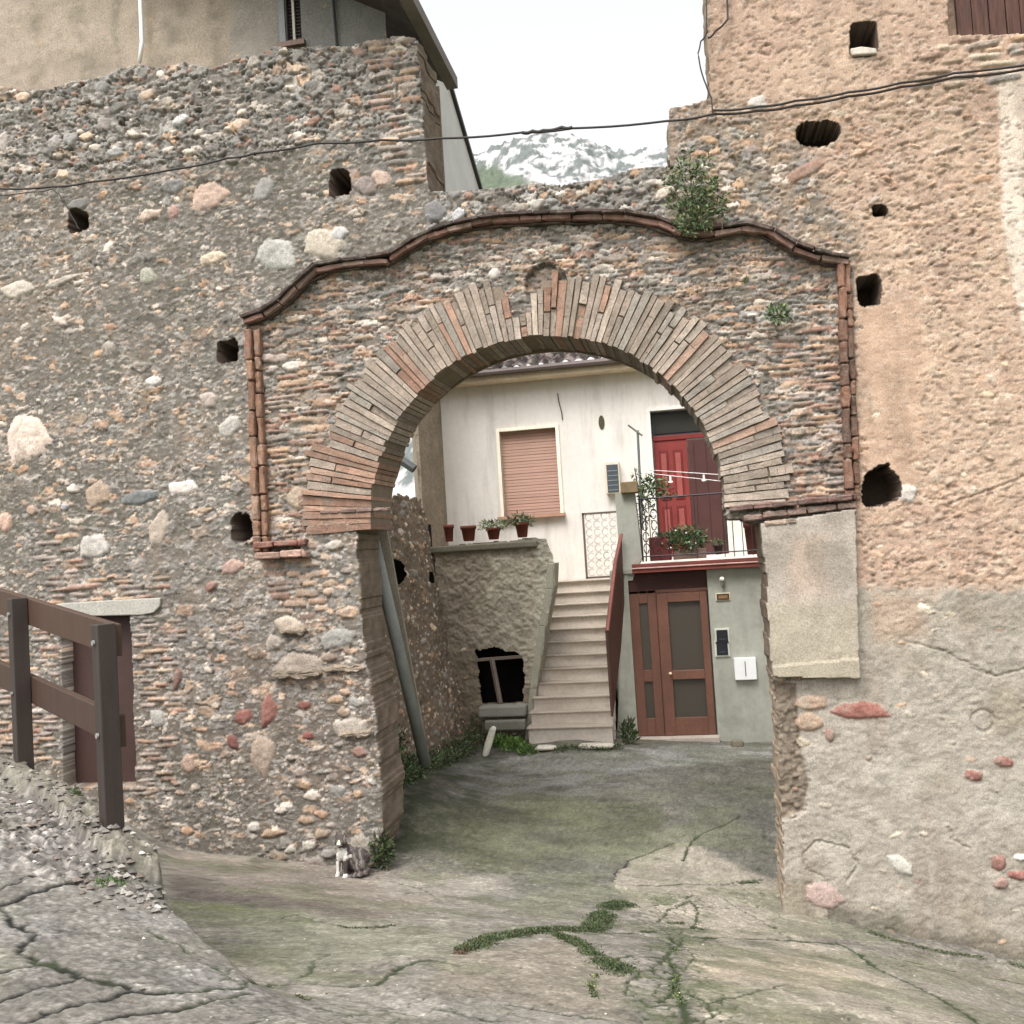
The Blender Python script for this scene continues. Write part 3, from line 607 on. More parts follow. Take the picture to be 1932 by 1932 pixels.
# --- voussoir ring
def brick_col(ang, redness=0.0):
    base = [(172, 151, 128), (160, 141, 119), (180, 160, 136), (152, 134, 112), (168, 150, 130), (158, 146, 128)]
    c = s2l(base[RNG.integers(len(base))])
    if RNG.random() < redness: c = s2l([(170, 128, 98), (158, 116, 88), (174, 136, 108)][RNG.integers(3)])
    return c*(.75+.3*RNG.random())
rb = MB()
NB = 98; a0, a1 = R(181.5), R(-2.0)
def P3(rr, tt, y): return (AC[0]+rr*math.cos(tt), y, AC[1]+rr*math.sin(tt))
ts_ = np.linspace(a0, a1, NB+1); ts_[1:-1] += RNG.uniform(-.006, .006, NB-1)
for i in range(NB):
    t0, t1 = ts_[i], ts_[i+1]; dt = t1-t0; deg = math.degrees((t0+t1)/2)
    red = .7 if deg > 160 else (.30 if 70 < deg < 120 else (.16 if deg > 120 else .04))
    Rin = AR+U(-.008, .022); Rout = AR+U(.50, .60) + (.13 if deg > 160 else 0) - (.12 if 84 < deg < 100 else 0)
    if 89 < deg < 95: Rout = AR+U(.16, .34)
    cuts = [Rin]+([Rin+(Rout-Rin)*U(.38, .66)] if RNG.random() < .4 else [])+[Rout]
    for j_ in range(len(cuts)-1):
        ra, rb_ = cuts[j_]+(.008 if j_ else 0), cuts[j_+1]; col = brick_col(deg, red); pr = U(0, .022)
        if U(0, 1) < .07: pr = -.012
        yy1 = WY+TH-.02 if j_ == 0 else WY+.1
        rs = np.linspace(ra, rb_, 4)
        ge = abs(dt)*.045
        la = [t0+dt*U(.04, .12) for _ in rs]; lb = [t1-dt*U(.04, .12) for _ in rs]; ys_ = [WY-.004-pr+U(-.004, .004) for _ in rs]
        for q in range(3):
            rb.hexa([P3(rs[q], la[q], ys_[q]), P3(rs[q], lb[q], ys_[q]), P3(rs[q+1]-(.008 if q == 2 else 0), lb[q+1], ys_[q+1]), P3(rs[q+1]-(.008 if q == 2 else 0), la[q+1], ys_[q+1]),
                     P3(rs[q], la[q], yy1), P3(rs[q], lb[q], yy1), P3(rs[q+1], lb[q+1], yy1), P3(rs[q+1], la[q+1], yy1)], col*U(.92, 1.08))
# split the soffit into courses by depth: dark joints are real gaps in a mortar core
rb.c = [tuple(calm(q, .74)*1.0) for q in rb.c]; worn(rb.build('arch_ring', M['brick'], gateway), .016, .05, 1)
core = MB()
arc = [(AC[0]+(AR+.012)*math.cos(t), AC[1]+(AR+.012)*math.sin(t)) for t in np.linspace(a0, a1, 90)]
arc2 = [(AC[0]+(AR+(.50 if abs(math.degrees(t)-92) > 4.2 else .16))*math.cos(t), AC[1]+(AR+(.50 if abs(math.degrees(t)-92) > 4.2 else .16))*math.sin(t)) for t in np.linspace(a0, a1, 90)]
for i in range(89):
    core.hexa([(arc[i][0], WY+.012, arc[i][1]), (arc[i+1][0], WY+.012, arc[i+1][1]), (arc2[i+1][0], WY+.012, arc2[i+1][1]), (arc2[i][0], WY+.012, arc2[i][1]),
               (arc[i][0], WY+TH-.03, arc[i][1]), (arc[i+1][0], WY+TH-.03, arc[i+1][1]), (arc2[i+1][0], WY+TH-.03, arc2[i+1][1]), (arc2[i][0], WY+TH-.03, arc2[i][1])], s2l((118, 106, 92)))
core.build('arch_mortar', M['masonry'], gateway)
# --- curved cornice: two courses of tiles following the line
def resample(pts, ds):
    pts = [np.array(p, float) for p in pts]; out = [pts[0]]; acc = 0
    for i in range(len(pts)-1):
        a, b = pts[i], pts[i+1]; L = np.linalg.norm(b-a); n = max(1, int(round(L/.04)))
        for k in range(1, n+1): out.append(a+(b-a)*k/n)
    res = [out[0]]; d = 0
    for i in range(1, len(out)):
        d += np.linalg.norm(out[i]-out[i-1])
        if d >= ds: res.append(out[i]); d = 0
    res.append(out[-1]); return res
def course(mb, pts, off, th, y0, cols, ds=(.2, .3), gapf=.04, jit=.004):
    rp = resample(pts, .02); i = 0
    while i < len(rp)-2:
        k = min(len(rp)-1, i+int(U(*ds)/.04)); a, b = rp[i], rp[k]
        t = (b-a)/(np.linalg.norm(b-a)+1e-9); nrm = np.array([-t[1], t[0]]);
        a2 = a+t*.004; b2 = b-t*.002
        yo = y0+U(-.012, .012); c = cols[RNG.integers(len(cols))]; c = s2l(c)*U(.8, 1.15)
        o1 = off+U(-.006, .006)
        q = [a2+nrm*o1, b2+nrm*(o1+U(-.006, .006)), b2+nrm*(o1-th), a2+nrm*(o1-th)]
        mb.hexa([(p[0], yo, p[1]) for p in q]+[(p[0], WY+.03, p[1]) for p in q], c); i = k
cm = MB()
course(cm, corn_w, .016, .030, WY-.12, [(82, 66, 58), (76, 62, 54), (92, 72, 62), (100, 78, 66)], (.18, .3))
course(cm, corn_w, -.018, .042, WY-.075, [(158, 112, 92), (148, 106, 86), (166, 130, 110), (140, 98, 78)], (.2, .32))
course(cm, corn_w, -.064, .014, WY-.02, [(80, 64, 56), (92, 74, 62)], (.2, .32))
cm.c = [tuple(calm(q, .68)*1.05) for q in cm.c]; worn(cm.build('cornice', M['brick'], gateway), .03, .05, 2, .008)
# --- vertical brick borders
def strip(px0, py0, px1, py1, wpx, cols, name, ydepth):
    mb = MB(); a = np.array(W2((px0, py0))); b = np.array(W2((px1, py1))); L = np.linalg.norm(b-a); t = (b-a)/L
    n = np.array([-t[1], t[0]]); n = n if n[0] > 0 else -n
    for (o0, o1, yd) in [(-wpx*.0047/2, 0.0, ydepth), (0.004, wpx*.0047/2, ydepth*.6)]:
        d = 0
        while d < L-.03:
            h = min(L-d, U(.12, .3)); j1, j2 = U(-.006, .006), U(-.006, .006)
            p0 = a+t*(d+.004); p1 = a+t*(d+h-.004); y = WY-yd+U(-.012, .012)
            q = [p0+n*(o0+j1), p0+n*(o1+j2), p1+n*(o1+j2), p1+n*(o0+j1)]
            mb.hexa([(p[0], y, p[1]) for p in q]+[(p[0], WY+.05, p[1]) for p in q], s2l(cols[RNG.integers(len(cols))])*U(.85, 1.1)); d += h
    mb.c = [tuple(calm(q, .82)*.92) for q in mb.c]; return worn(mb.build(name, M['brick'], gateway), .035, .05, 2, .012)
strip(479, 622, 497, 1042, 27, [(152, 112, 84), (160, 120, 92), (142, 102, 78), (168, 134, 108)], 'brick_border', .075)
strip(1591, 498, 1609, 945, 25, [(122, 88, 68), (142, 100, 76), (134, 96, 74), (112, 84, 68)], 'brick_border', .075)
def shelf(rows, label=None):
    im = MB()
    for (p0, p1, th, y0, cols) in rows: course(im, [np.array(W2(p0)), np.array(W2(p1))], 0, th, y0, cols, (.16, .28))
    im.c = [tuple(calm(q, .75)) for q in im.c]; o = worn(im.build('impost', M['brick'], gateway), .03, .05, 2, .008)
    if label: o['label'] = label
shelf([((486, 1024), (582, 1018), .05, WY-.09, [(152, 104, 82), (146, 98, 78)]), ((490, 1042), (586, 1038), .06, WY-.13, [(168, 130, 108), (158, 116, 96)])], 'orange brick shelf at the foot of the left border')
shelf([((604, 962), (735, 958), .035, WY-.03, [(128, 98, 84), (112, 88, 76), (138, 106, 90)])])
shelf([((1374, 956), (1614, 934), .045, WY-.11, [(116, 84, 72), (126, 92, 80), (106, 80, 70)]), ((1400, 972), (1614, 948), .05, WY-.085, [(154, 126, 110), (146, 116, 100), (158, 134, 118)]), ((1440, 985), (1500, 979), .04, WY-.10, [(164, 140, 116), (150, 126, 106)])], 'double course brick shelf over the plaster pilaster')
# lintel, door
lm = MB()
lp = WP([(82, 1143), (120, 1138), (200, 1133), (268, 1129), (306, 1128), (304, 1144), (292, 1156), (270, 1160), (180, 1162), (110, 1160)])
lm.prism([(p[0], WY-.03, p[1]) for p in lp], (0, .12, 0), s2l((150, 147, 138)))
lm.build('lintel', M['masonry'], left_wall, bevel=.01)
dm = MB(); dp = WP([(108, 1156), (250, 1154), (262, 1490), (116, 1492)])
dm.prism([(p[0], WY+.17, p[1]) for p in dp], (0, .04, 0), s2l((62, 44, 40)))
dr = dm.build('door', M['paint'], left_wall); dr['label'] = 'dark rust brown metal door'
sm = MB(); a = atY(186, 1240, WY+.16); sm.box(a[0]-.013, a[0]+.013, WY+.155, WY+.17, a[2]-.11, a[2]+.12, s2l((18, 15, 14))); sm.build('slot', M['paint'], dr)
# projecting ledge stones of the left pier
for (x0, x1, y, th, pr) in [(520, 610, 1272, .07, .10), (612, 690, 1262, .05, .06), (640, 705, 1385, .07, .07), (530, 580, 1192, .06, .08)]:
    lg = MB(); pa, pb = np.array(W2((x0, y))), np.array(W2((x1, y-3)))
    n = 7; xs = np.linspace(0, 1, n)
    tp = [pa+(pb-pa)*t+np.array([U(-.01, .01), th*.5+U(-.018, .012)-(.02 if t in (0, 1) else 0)]) for t in xs]
    bt = [pa+(pb-pa)*t+np.array([U(-.01, .01), -th*.5+U(-.012, .018)+(.02 if t in (0, 1) else 0)]) for t in xs[::-1]]
    lg.prism([(p[0], WY-pr, p[1]) for p in tp+bt], (0, pr+.05, 0), s2l((128, 116, 102))*U(.8, 1.1))
    worn(lg.build('ledge_stone', M['masonry'], gateway), .05, .05, 2, .015)
# wooden shutter at the top right
sw = MB(); a = atY(1792, -150, WY+.05); b = atY(2040, 60, WY+.05)
x = a[0]
while x < b[0]:
    w = U(.10, .14); sw.box(x, x+w-.008, WY+.06+U(0, .01), WY+.11, b[2]-.03, a[2], s2l((104, 64, 50))); x += w
sh = sw.build('shutter', M['wood'], right_house); sh['label'] = 'weathered brown plank shutter'
rg = MB(); c = atY(1630, 95, WY-.02); rg.prism([(c[0]-.1, WY-.03, c[2]-.03), (c[0]+.1, WY-.03, c[2]-.045), (c[0]+.1, WY-.03, c[2]+.0), (c[0]-.02, WY-.03, c[2]+.035), (c[0]-.11, WY-.03, c[2]+.03)], (0, .2, 0), s2l((176, 168, 156)))
rg.build('loose_stone', M['masonry'], right_house, bevel=.01)

# ------------------------------------------------------------------ GROUND
def tps(pts):
    P_ = np.array(pts, float); n = len(P_); d = np.hypot(P_[:, None, 0]-P_[None, :, 0], P_[:, None, 1]-P_[None, :, 1])
    K = d**2*np.log(d+1e-9)+np.eye(n)*.02; A = np.zeros((n+3, n+3)); A[:n, :n] = K; A[:n, n] = 1; A[:n, n+1:] = P_[:, :2]; A[n, :n] = 1; A[n+1:, :n] = P_[:, :2].T
    w = np.linalg.solve(A, np.concatenate([P_[:, 2], [0, 0, 0]]))
    def f(x, y):
        x = np.asarray(x, float); y = np.asarray(y, float); o = w[n]+w[n+1]*x+w[n+2]*y
        for i in range(n):
            r2 = (x-P_[i, 0])**2+(y-P_[i, 1])**2; o = o+w[i]*.5*r2*np.log(r2+1e-12)
        return o
    return f
H_low = tps([(-7.5, 8.6, 1.35), (-6, 8.6, 1.1), (-5.4, 8.6, .78), (-5.02, 8.6, .57), (-4, 8.6, .42), (-3.5, 8.6, .36), (-2.83, 8.6, .30), (.57, 8.6, -.05), (1.5, 8.6, -.22), (2.43, 8.6, -.42), (4.2, 8.6, -.8),
             (0, 0, 1.5), (0, 4.6, .88), (-1.2, 4.9, 1.0), (-2.2, 7.2, .52), (-3.2, 7.4, .6), (-5, 7.4, .85), (1.5, 5.2, .5), (2.6, 5, .1), (3, 2, .6), (4.2, 5, -.3), (-1, 2.5, 1.33), (-3.5, 5.5, 1.0), (-7, 5, 1.6), (-6, 1, 1.8),
             (-3.2, 10, .62), (-3.1, 11.5, .55), (-2.6, 10, .36), (-1.1, 10, .2), (1, 10.5, .08), (-2.5, 11.2, .38), (-3, 13.3, .5), (-1.6, 12.8, .6), (.9, 13.8, .33), (-.9, 13.8, .42), (2.5, 13, .3), (-4, 16, .6), (3, 16.5, .4)])
H_ramp = tps([(-3.0, 4.7, 1.72), (-4.2, 5.6, 1.88), (-2.75, 4.6, 1.61), (-2.3, 4.6, 1.38), (-1.8, 4.8, 1.15), (-1.2, 4.95, 1.0), (-2, 3, 1.55), (-.5, 3, 1.30), (0, 0, 1.5), (-4, 3, 1.75), (-6, 5, 1.95), (-6, 1, 1.9), (-7, 7, 2.0), (1, 3, 1.0)])
def hit(px, py, Hf):
    d = ray(px, py); t = np.linspace(1.5, 24, 900); X = CAM[0]+d[0]*t; Y = d[1]*t; Z = CAM[2]+d[2]*t
    g = Z-Hf(X, Y); k = np.argmax(g < 0) if (g < 0).any() else len(t)-1
    return (X[k], Y[k], Z[k])
edge_px = [(-160, 1365), (-60, 1400), (20, 1440), (70, 1452), (125, 1492), (180, 1540), (240, 1562), (300, 1598), (311, 1640), (322, 1695), (350, 1723), (427, 1774), (500, 1815), (570, 1848)]
edge_w = [hit(p[0], p[1], H_ramp)[:2] for p in edge_px]
ramp_poly = [(-9, 8.2), (-7.5, 7.2)]+edge_w+[(-1.0, 4.6), (-.3, 3.6), (.2, 2.0), (.2, .1), (-9, .1)]
def ramp_mask(X, Y):
    d = poly_sdf(X, Y, ramp_poly)
    q = np.clip((X+2.75)/1.3, 0, 1); w = .035+.75*q*q
    return 1-sstep(-w, w*.3, d), d
def H_at(X, Y):
    m_, _ = ramp_mask(np.asarray(X, float), np.asarray(Y, float)); a = H_low(X, Y); return a+(H_ramp(X, Y)-a)*m_
xs = np.unique(np.concatenate([np.arange(-8.6, -3.7, .05), np.arange(-3.7, 2.9, .0125), np.arange(2.9, 5.2, .05)]))
ys = np.unique(np.concatenate([np.arange(.3, 2.8, .06), np.arange(2.8, 9.0, .0125), np.arange(9.0, 17, .03)]))
GX, GY = np.meshgrid(xs, ys, indexing='ij')
rm, rd = ramp_mask(GX, GY)
lowZ = H_low(GX, GY)
GZ = lowZ+(H_ramp(GX, GY)-lowZ)*rm
gA = fbm(GX*1.3, GY*1.3, 201, 4); gB = fbm(GX*7, GY*7, 203, 4); gC = fbm(GX*30, GY*30, 205, 3); gD = vn(GX*75, GY*75, 207)
gS = fbm(GX*1.2, GY*9, 209, 4); gS2 = fbm(GX*3, GY*22, 211, 4)          # brushed concrete runs across the slope
GZ = GZ+(gA-.5)*.05+(gB-.5)*.02+(gS2-.5)*.008
gpx, gpy = to_px(GX, GY, GZ)
GC = np.zeros(GX.shape+(3,)); GC[:] = s2l((132, 126, 112))
def gz_(pts, soft=8, wob=26): return 1-sstep(-soft, soft, poly_sdf(gpx+(gB-.5)*wob*1.4, gpy+(gA-.5)*wob+(gS-.5)*wob*.7, pts))
def gbl(mask, col):
    global GC
    GC = GC*(1-mask[..., None])+s2l(col)*mask[..., None]
GC *= (.78+.44*gA)[..., None]
inside = GY > 9.0
gbl(sstep(.40, .66, gS)*.4, (116, 111, 98))
# courtyard and passage
gbl(gz_([(735, 1470), (900, 1400), (1470, 1395), (1480, 1730), (1300, 1700), (1180, 1640), (1150, 1700), (700, 1640)], 12)*.70, (112, 108, 93))
gbl(gz_([(830, 1436), (1000, 1420), (1460, 1405), (1465, 1432), (1200, 1452), (1000, 1452), (880, 1452)], 6, 18)*.9, (160, 158, 148))
gbl(gz_([(740, 1500), (1000, 1490), (1260, 1530), (1240, 1600), (1120, 1660), (900, 1640), (740, 1600)], 20, 60)*(.6+.4*sstep(.3, .65, gA*.5+gB*.5))*.85, (80, 82, 54))
gbl(gz_([(745, 1465), (820, 1440), (1000, 1452), (1100, 1500), (900, 1530), (745, 1540)], 16, 40)*sstep(.4, .6, gS)*.55, (92, 90, 78))
gbl(gz_([(1270, 1500), (1462, 1480), (1475, 1660), (1290, 1665), (1300, 1590)], 12, 34)*.6, (98, 96, 84))
gbl(gz_([(1060, 1600), (1200, 1600), (1140, 1720), (1000, 1730), (900, 1700)], 25, 60)*.5, (112, 110, 98))
GC *= (1+(gC-.5)*.5*(1-inside*.4)+(gB-.5)*.3)[..., None]
# light apron in front of the right jamb
gbl(gz_([(1160, 1660), (1190, 1615), (1290, 1590), (1470, 1665), (1590, 1770), (1500, 1776), (1310, 1768), (1180, 1712)], 6, 20)*.85, (158, 148, 128))
gbl(gz_([(1290, 1775), (1500, 1778), (1600, 1800), (1932, 1990), (1330, 1990), (1300, 1860)], 8, 26)*.8, (164, 154, 132))
gbl(gz_([(1600, 1790), (1932, 1830), (2300, 1860), (2300, 2000), (1900, 1960)], 8, 26)*.7, (140, 132, 116))
gbl(gz_([(1310, 1800), (1520, 1800), (1640, 1850), (1500, 1860), (1340, 1850)], 20, 50)*.4, (176, 156, 126))
# slab where the cat sits, streaked
gbl(gz_([(300, 1580), (600, 1632), (760, 1648), (960, 1660), (820, 1710), (700, 1740), (330, 1650)], 10, 26)*.8, (142, 130, 114))
gbl(gz_([(700, 1660), (960, 1655), (900, 1690), (740, 1700)], 12, 26)*.6, (156, 150, 134))
gbl(gz_([(316, 1645), (420, 1668), (560, 1690), (748, 1728), (700, 1745), (560, 1722), (400, 1700), (330, 1690)], 6, 20)*.65, (98, 84, 76))
gbl(gz_([(325, 1690), (440, 1706), (620, 1742), (560, 1752), (420, 1732), (350, 1722)], 8, 24)*sstep(.3, .55, gB)*.9, (92, 96, 52))
gbl(gz_([(420, 1720), (760, 1745), (900, 1760), (850, 1810), (560, 1840), (470, 1790)], 20, 50)*.55, (136, 136, 110))
gbl(gz_([(860, 1800), (1060, 1772), (1180, 1850), (1200, 1932), (1000, 1890), (800, 1870)], 14, 40)*.5, (138, 126, 106))
gbl(gz_([(600, 1885), (1000, 1890), (1150, 1932), (1000, 2050), (400, 2050)], 12, 30)*.6, (158, 152, 138))
gbl(gz_([(880, 1690), (1130, 1690), (1100, 1760), (900, 1750)], 25, 60)*.4, (126, 122, 106))
# worn grey road on the ramp
gbl(np.clip(rm, 0, 1)*.95, (124, 119, 108))
gbl(rm*sstep(.42, .62, gB)*.35, (112, 108, 100))
gbl(rm*sstep(.5, .7, fbm(GX*2.4, GY*2.4, 215, 4))*.4, (146, 143, 136))
grav = gz_([(-100, 1400), (60, 1440), (200, 1560), (330, 1640), (330, 1710), (180, 1660), (-100, 1600)], 22, 60)*rm
gbl(grav*.6, (96, 90, 84)); GC = GC*(1+(grav*sstep(.6, .72, vn(GX*34, GY*34, 281))*1.3)[..., None])
pebm = np.clip(rm+.35*(1-rm)*sstep(.5, .6, gA), 0, 1)
agg = sstep(.62, .78, gD)*sstep(.4, .6, gB); GC = GC*(1+(.55*agg*pebm)[..., None]); GZ += agg*.0025*pebm
agd = sstep(.66, .8, vn(GX*60, GY*60, 230)); GC = GC*(1-(.35*agd*pebm)[..., None]); GZ -= agd*.003*pebm
GZ += grav*((gC-.5)*.06+(gD-.5)*.015)
gbl(sstep(.50, .64, fbm(GX*1.6, GY*2.6, 221, 5))*(1-rm*.6)*.5, (112, 114, 84))
gbl(sstep(.62, .72, fbm(GX*2.2, GY*2.2, 219, 5))*(1-inside*.5)*(.25+.3*(1-rm)), (104, 104, 76))
# curb under the railing
cpts = [hit(p[0], p[1], lambda a, b: H_ramp(a, b)+.12)[:2] for p in [(-160, 1352), (-60, 1392), (10, 1428), (60, 1447), (130, 1490), (190, 1545), (215, 1562), (298, 1604)]]
dc = line_dist(GX+(gB-.5)*.05, GY, cpts); cb_ = (1-sstep(.075, .10, dc))
GZ += cb_*.08*(.8+.4*gB); gbl(cb_*.8, (132, 126, 108)); gbl(cb_*sstep(.5, .65, gB)*.6, (112, 104, 88))
# cracks and joints
gcp = gz_([(1225, 1700), (1330, 1690), (1350, 1760), (1340, 1840), (1400, 1900), (1380, 1990), (1200, 1990), (1180, 1860)], 16, 50)
wx_ = GX/.11+(gB-.5)*1.2; wy_ = GY/.10+(gC-.5)*.6; f1_, f2_, id_ = worley(wx_, wy_, 901); e_ = 1-sstep(.03, .10, f2_-f1_)
wl_ = gz_([(-100, 1700), (200, 1860), (600, 1880), (900, 1880), (900, 2100), (-100, 2100)], 12, 40)
f1b, f2b, idb = worley(GX/.42+(gB-.5)*1.4, GY/.26+(gA-.5)*2+(gC-.5)*.3, 903); e2_ = (1-sstep(.008, .03, f2b-f1b))*wl_*sstep(.4, .55, gA)
GC *= (1+(idb-.5)*.25*wl_+(id_-.5)*.4*gcp)[..., None]
def hl(pts): return [hit(p[0], p[1], H_at)[:2] for p in pts]
CR_ = [([(0, 1705), (77, 1681), (143, 1661)], .010), ([(-40, 1700), (0, 1711), (20, 1738), (43, 1752), (67, 1762), (63, 1775), (43, 1788), (43, 1805), (77, 1820), (107, 1823), (150, 1845), (200, 1855), (250, 1868), (294, 1875), (364, 1875), (400, 1868), (460, 1867), (500, 1860), (567, 1858), (630, 1862), (701, 1865), (755, 1830), (815, 1817), (851, 1821)], .011),
       ([(-30, 1846), (0, 1837), (100, 1820)], .008), ([(-30, 1890), (0, 1883), (77, 1862), (153, 1847)], .008), ([(33, 1922), (110, 1898), (200, 1880), (254, 1870)], .008), ([(167, 1932), (233, 1912), (334, 1902), (377, 1897), (467, 1878)], .009),
       ([(0, 1625), (30, 1615)], .008), ([(0, 1675), (63, 1651)], .008), ([(277, 1758), (320, 1778), (357, 1798)], .006), ([(394, 1823), (447, 1853)], .007),
       ([(1253, 1755), (1316, 1766), (1422, 1768), (1502, 1776), (1582, 1781), (1622, 1803), (1655, 1828), (1712, 1855), (1771, 1885), (1821, 1914), (1860, 1940)], .013), ([(1662, 1806), (1722, 1818), (1788, 1835), (1932, 1855), (2000, 1866)], .009), ([(1781, 1878), (1835, 1891), (1932, 1918)], .007),
       ([(1200, 1672), (1289, 1668), (1339, 1668), (1439, 1658)], .008), ([(1289, 1622), (1299, 1602), (1316, 1582), (1355, 1562), (1400, 1540)], .008), ([(1289, 1766), (1275, 1790), (1262, 1812), (1275, 1840), (1272, 1868), (1290, 1910), (1296, 1940)], .012),
       ([(1098, 1757), (1153, 1761), (1207, 1761), (1260, 1775), (1271, 1796), (1253, 1810), (1153, 1810), (1120, 1800)], .010), ([(957, 1897), (1046, 1910), (1153, 1924)], .006), ([(601, 1906), (648, 1914), (744, 1917)], .006), ([(815, 1903), (872, 1914), (940, 1928)], .007),
       ([(1157, 1664), (1164, 1643), (1185, 1623), (1207, 1615), (1271, 1593)], .007), ([(1240, 1740), (1262, 1720), (1300, 1700), (1320, 1722), (1300, 1750), (1250, 1755)], .007), ([(1271, 1796), (1300, 1790), (1310, 1810), (1290, 1830), (1268, 1820)], .007), ([(1230, 1850), (1262, 1846), (1275, 1862), (1250, 1890), (1225, 1880)], .007), ([(1253, 1810), (1230, 1835), (1190, 1850), (1185, 1880), (1220, 1900), (1290, 1895)], .007),
       ([(1290, 1880), (1330, 1890), (1345, 1915), (1320, 1940)], .008), ([(520, 1735), (560, 1730), (640, 1748), (740, 1752)], .006), ([(700, 1655), (800, 1680), (830, 1700)], .005), ([(1370, 1700), (1400, 1720), (1440, 1740), (1500, 1775)], .005), ([(1480, 1860), (1400, 1880), (1330, 1895)], .006), ([(620, 1800), (560, 1850)], .006)]
cw_x = GX+(gC-.5)*.05+(gB-.5)*.05; cw_y = GY+(gD-.5)*.012+(gC-.5)*.05
crack = np.zeros_like(GX)
for pts, w in CR_:
    w *= 1.15
    d = line_dist(cw_x, cw_y, hl(pts)); crack = np.maximum(crack, 1-sstep(w*.5, w*1.7, d*(1+.7*(gB-.5))))
nearm = (GY < 9.2) & (GY > 2)
xc = fbm(GX*2.6, GY*3.4, 241, 3); hair = (1-sstep(.0, .010, np.abs(xc-.5)))*nearm*sstep(.55, .66, fbm(GX*.9, GY*.9, 243, 3))*.5
crack = np.maximum(np.maximum(crack, hair), np.maximum(e_*gcp*.9, e2_*.8))
GZ -= crack*.010; gbl(np.clip(crack*1.1, 0, 1), (30, 30, 24))
brs = fbm(GX*1.8, GY*34, 265, 3); GC *= (1+(gC-.5)*.5+(gD-.5)*.22+(brs-.5)*.16*(1-rm)+(fbm(GX*4, GY*6, 267, 4)-.5)*.7)[..., None]; spk = sstep(.80, .88, vn(GX*48, GY*48, 261)); GC *= (1+spk*.5*(1-inside))[..., None]
spd = sstep(.72, .85, fbm(GX*9, GY*12, 263, 3)); GC *= (1-spd*.35)[..., None]
mossy = crack*sstep(.42, .55, gA+(1-rm)*.08+gcp*.3); gbl(mossy*.75, (64, 78, 40))
mo2 = gcp*sstep(.55, .66, fbm(GX*5, GY*5, 269, 3)); gbl(mo2*.6, (84, 92, 58))
mo3 = inside*(1-sstep(.25, .9, line_dist(GX, GY, [(-3.1, 9.4), (-3.0, 13.2)])))*sstep(.35, .6, gB); gbl(mo3*.7, (58, 66, 40))
pale_streak = gz_([(820, 1445), (1150, 1440), (1300, 1470), (1100, 1500), (850, 1490)], 20, 60)*sstep(.4, .65, fbm(GX*3, GY*12, 271, 3)); gbl(pale_streak*.5, (150, 148, 142))  # pale streaks blended over the courtyard floor
NXg, NYg = GX.shape; gi = np.arange(NXg*NYg).reshape(NXg, NYg)
gkeep = ~((GY > WY+.08) & ((GX < -3.25) & (GY < 13.1)))
ii, jj = np.nonzero(gkeep[:-1, :-1])
Fq = np.stack([gi[ii, jj], gi[ii+1, jj], gi[ii+1, jj+1], gi[ii, jj+1]], 1)
GCs = calm(GC*(1+((vn(GX*90, GY*90, 291)-.5)*.5)[..., None]), .84)*.76
ground = link('ground', np_mesh('ground', np.stack([GX.ravel(), GY.ravel(), GZ.ravel()], 1), Fq, GCs.reshape(-1, 3), True), M['ground'])
tag(ground, kind='structure')
def zg(x, y):
    i = int(np.clip(np.searchsorted(xs, x), 0, NXg-1)); j = int(np.clip(np.searchsorted(ys, y), 0, NYg-1)); return float(GZ[i, j])
# far terrain sheet to the horizon and the rocky mountain
tx = np.linspace(-900, 900, 91); ty = np.linspace(-600, 1200, 91); TX, TY = np.meshgrid(tx, ty, indexing='ij')
TZ = -3.0+0*TX+sstep(60, 260, np.hypot(TX, TY-0))*0-.0*TX
ti = np.arange(TX.size).reshape(TX.shape)
Fq = np.stack([ti[:-1, :-1].ravel(), ti[1:, :-1].ravel(), ti[1:, 1:].ravel(), ti[:-1, 1:].ravel()], 1)
M['grass_land'] = mat_var('grassland', s2l((92, 96, 66)), 0.95, 0.1, .02, (.7, 1.2), .3, (.8, 1.2), 0)
tag(link('terrain', np_mesh('terrain', np.stack([TX.ravel(), TY.ravel(), TZ.ravel()], 1), Fq), M['grass_land']), kind='structure')
mx_ = np.linspace(-170, 90, 620); my_ = np.linspace(0, 1, 300); MX, MT = np.meshgrid(mx_, my_, indexing='ij')
prof_px = [(-400, 330), (700, 320), (800, 312), (860, 300), (895, 288), (925, 275), (955, 262), (1000, 256), (1060, 264), (1095, 268), (1120, 282), (1165, 284), (1200, 280), (1262, 278), (1400, 290), (1700, 330)]
MYd = 300.0
pw = [(atY(p[0], p[1], MYd+4)[0], atY(p[0], p[1], MYd+4)[2]) for p in prof_px]
ridge = np.interp(MX, [p[0] for p in pw], [p[1] for p in pw])+(fbm(MX*.08, MX*0, 301, 4)-.5)*9
MYY = MYd-140+200*MT
rn = fbm(MX*.035, MT*6, 303, 5); rn2 = fbm(MX*.12, MT*20, 307, 4)
MZ = -3+(ridge+3)*np.minimum(1, (MT/.72))**.9*np.where(MT > .72, 1-(MT-.72)*1.2, 1)+(rn-.5)*14*np.sin(np.clip(MT/.72, 0, 1)*math.pi)*(1-MT/.72*.6)+(rn2-.5)*3
mpx, mpy = to_px(MX, MYY, MZ)
rock = s2l((168, 166, 166)); veg = s2l((98, 102, 100)); veg2 = s2l((86, 94, 80))
rk = fbm(MX*.55, MZ*.55, 333, 4); MZ = MZ+(rk-.5)*3.5
vm_ = np.clip(sstep(.47, .55, rn2*.22+rn*.14+fbm(MX*.42, MZ*.5, 311, 5)*.64), 0, 1)
hillm = 1-sstep(-8, 8, poly_sdf(mpx+(rn2-.5)*30, mpy+(rn2-.5)*20, [(860, 318), (930, 308), (960, 330), (1010, 345), (1040, 380), (700, 400), (700, 330)]))
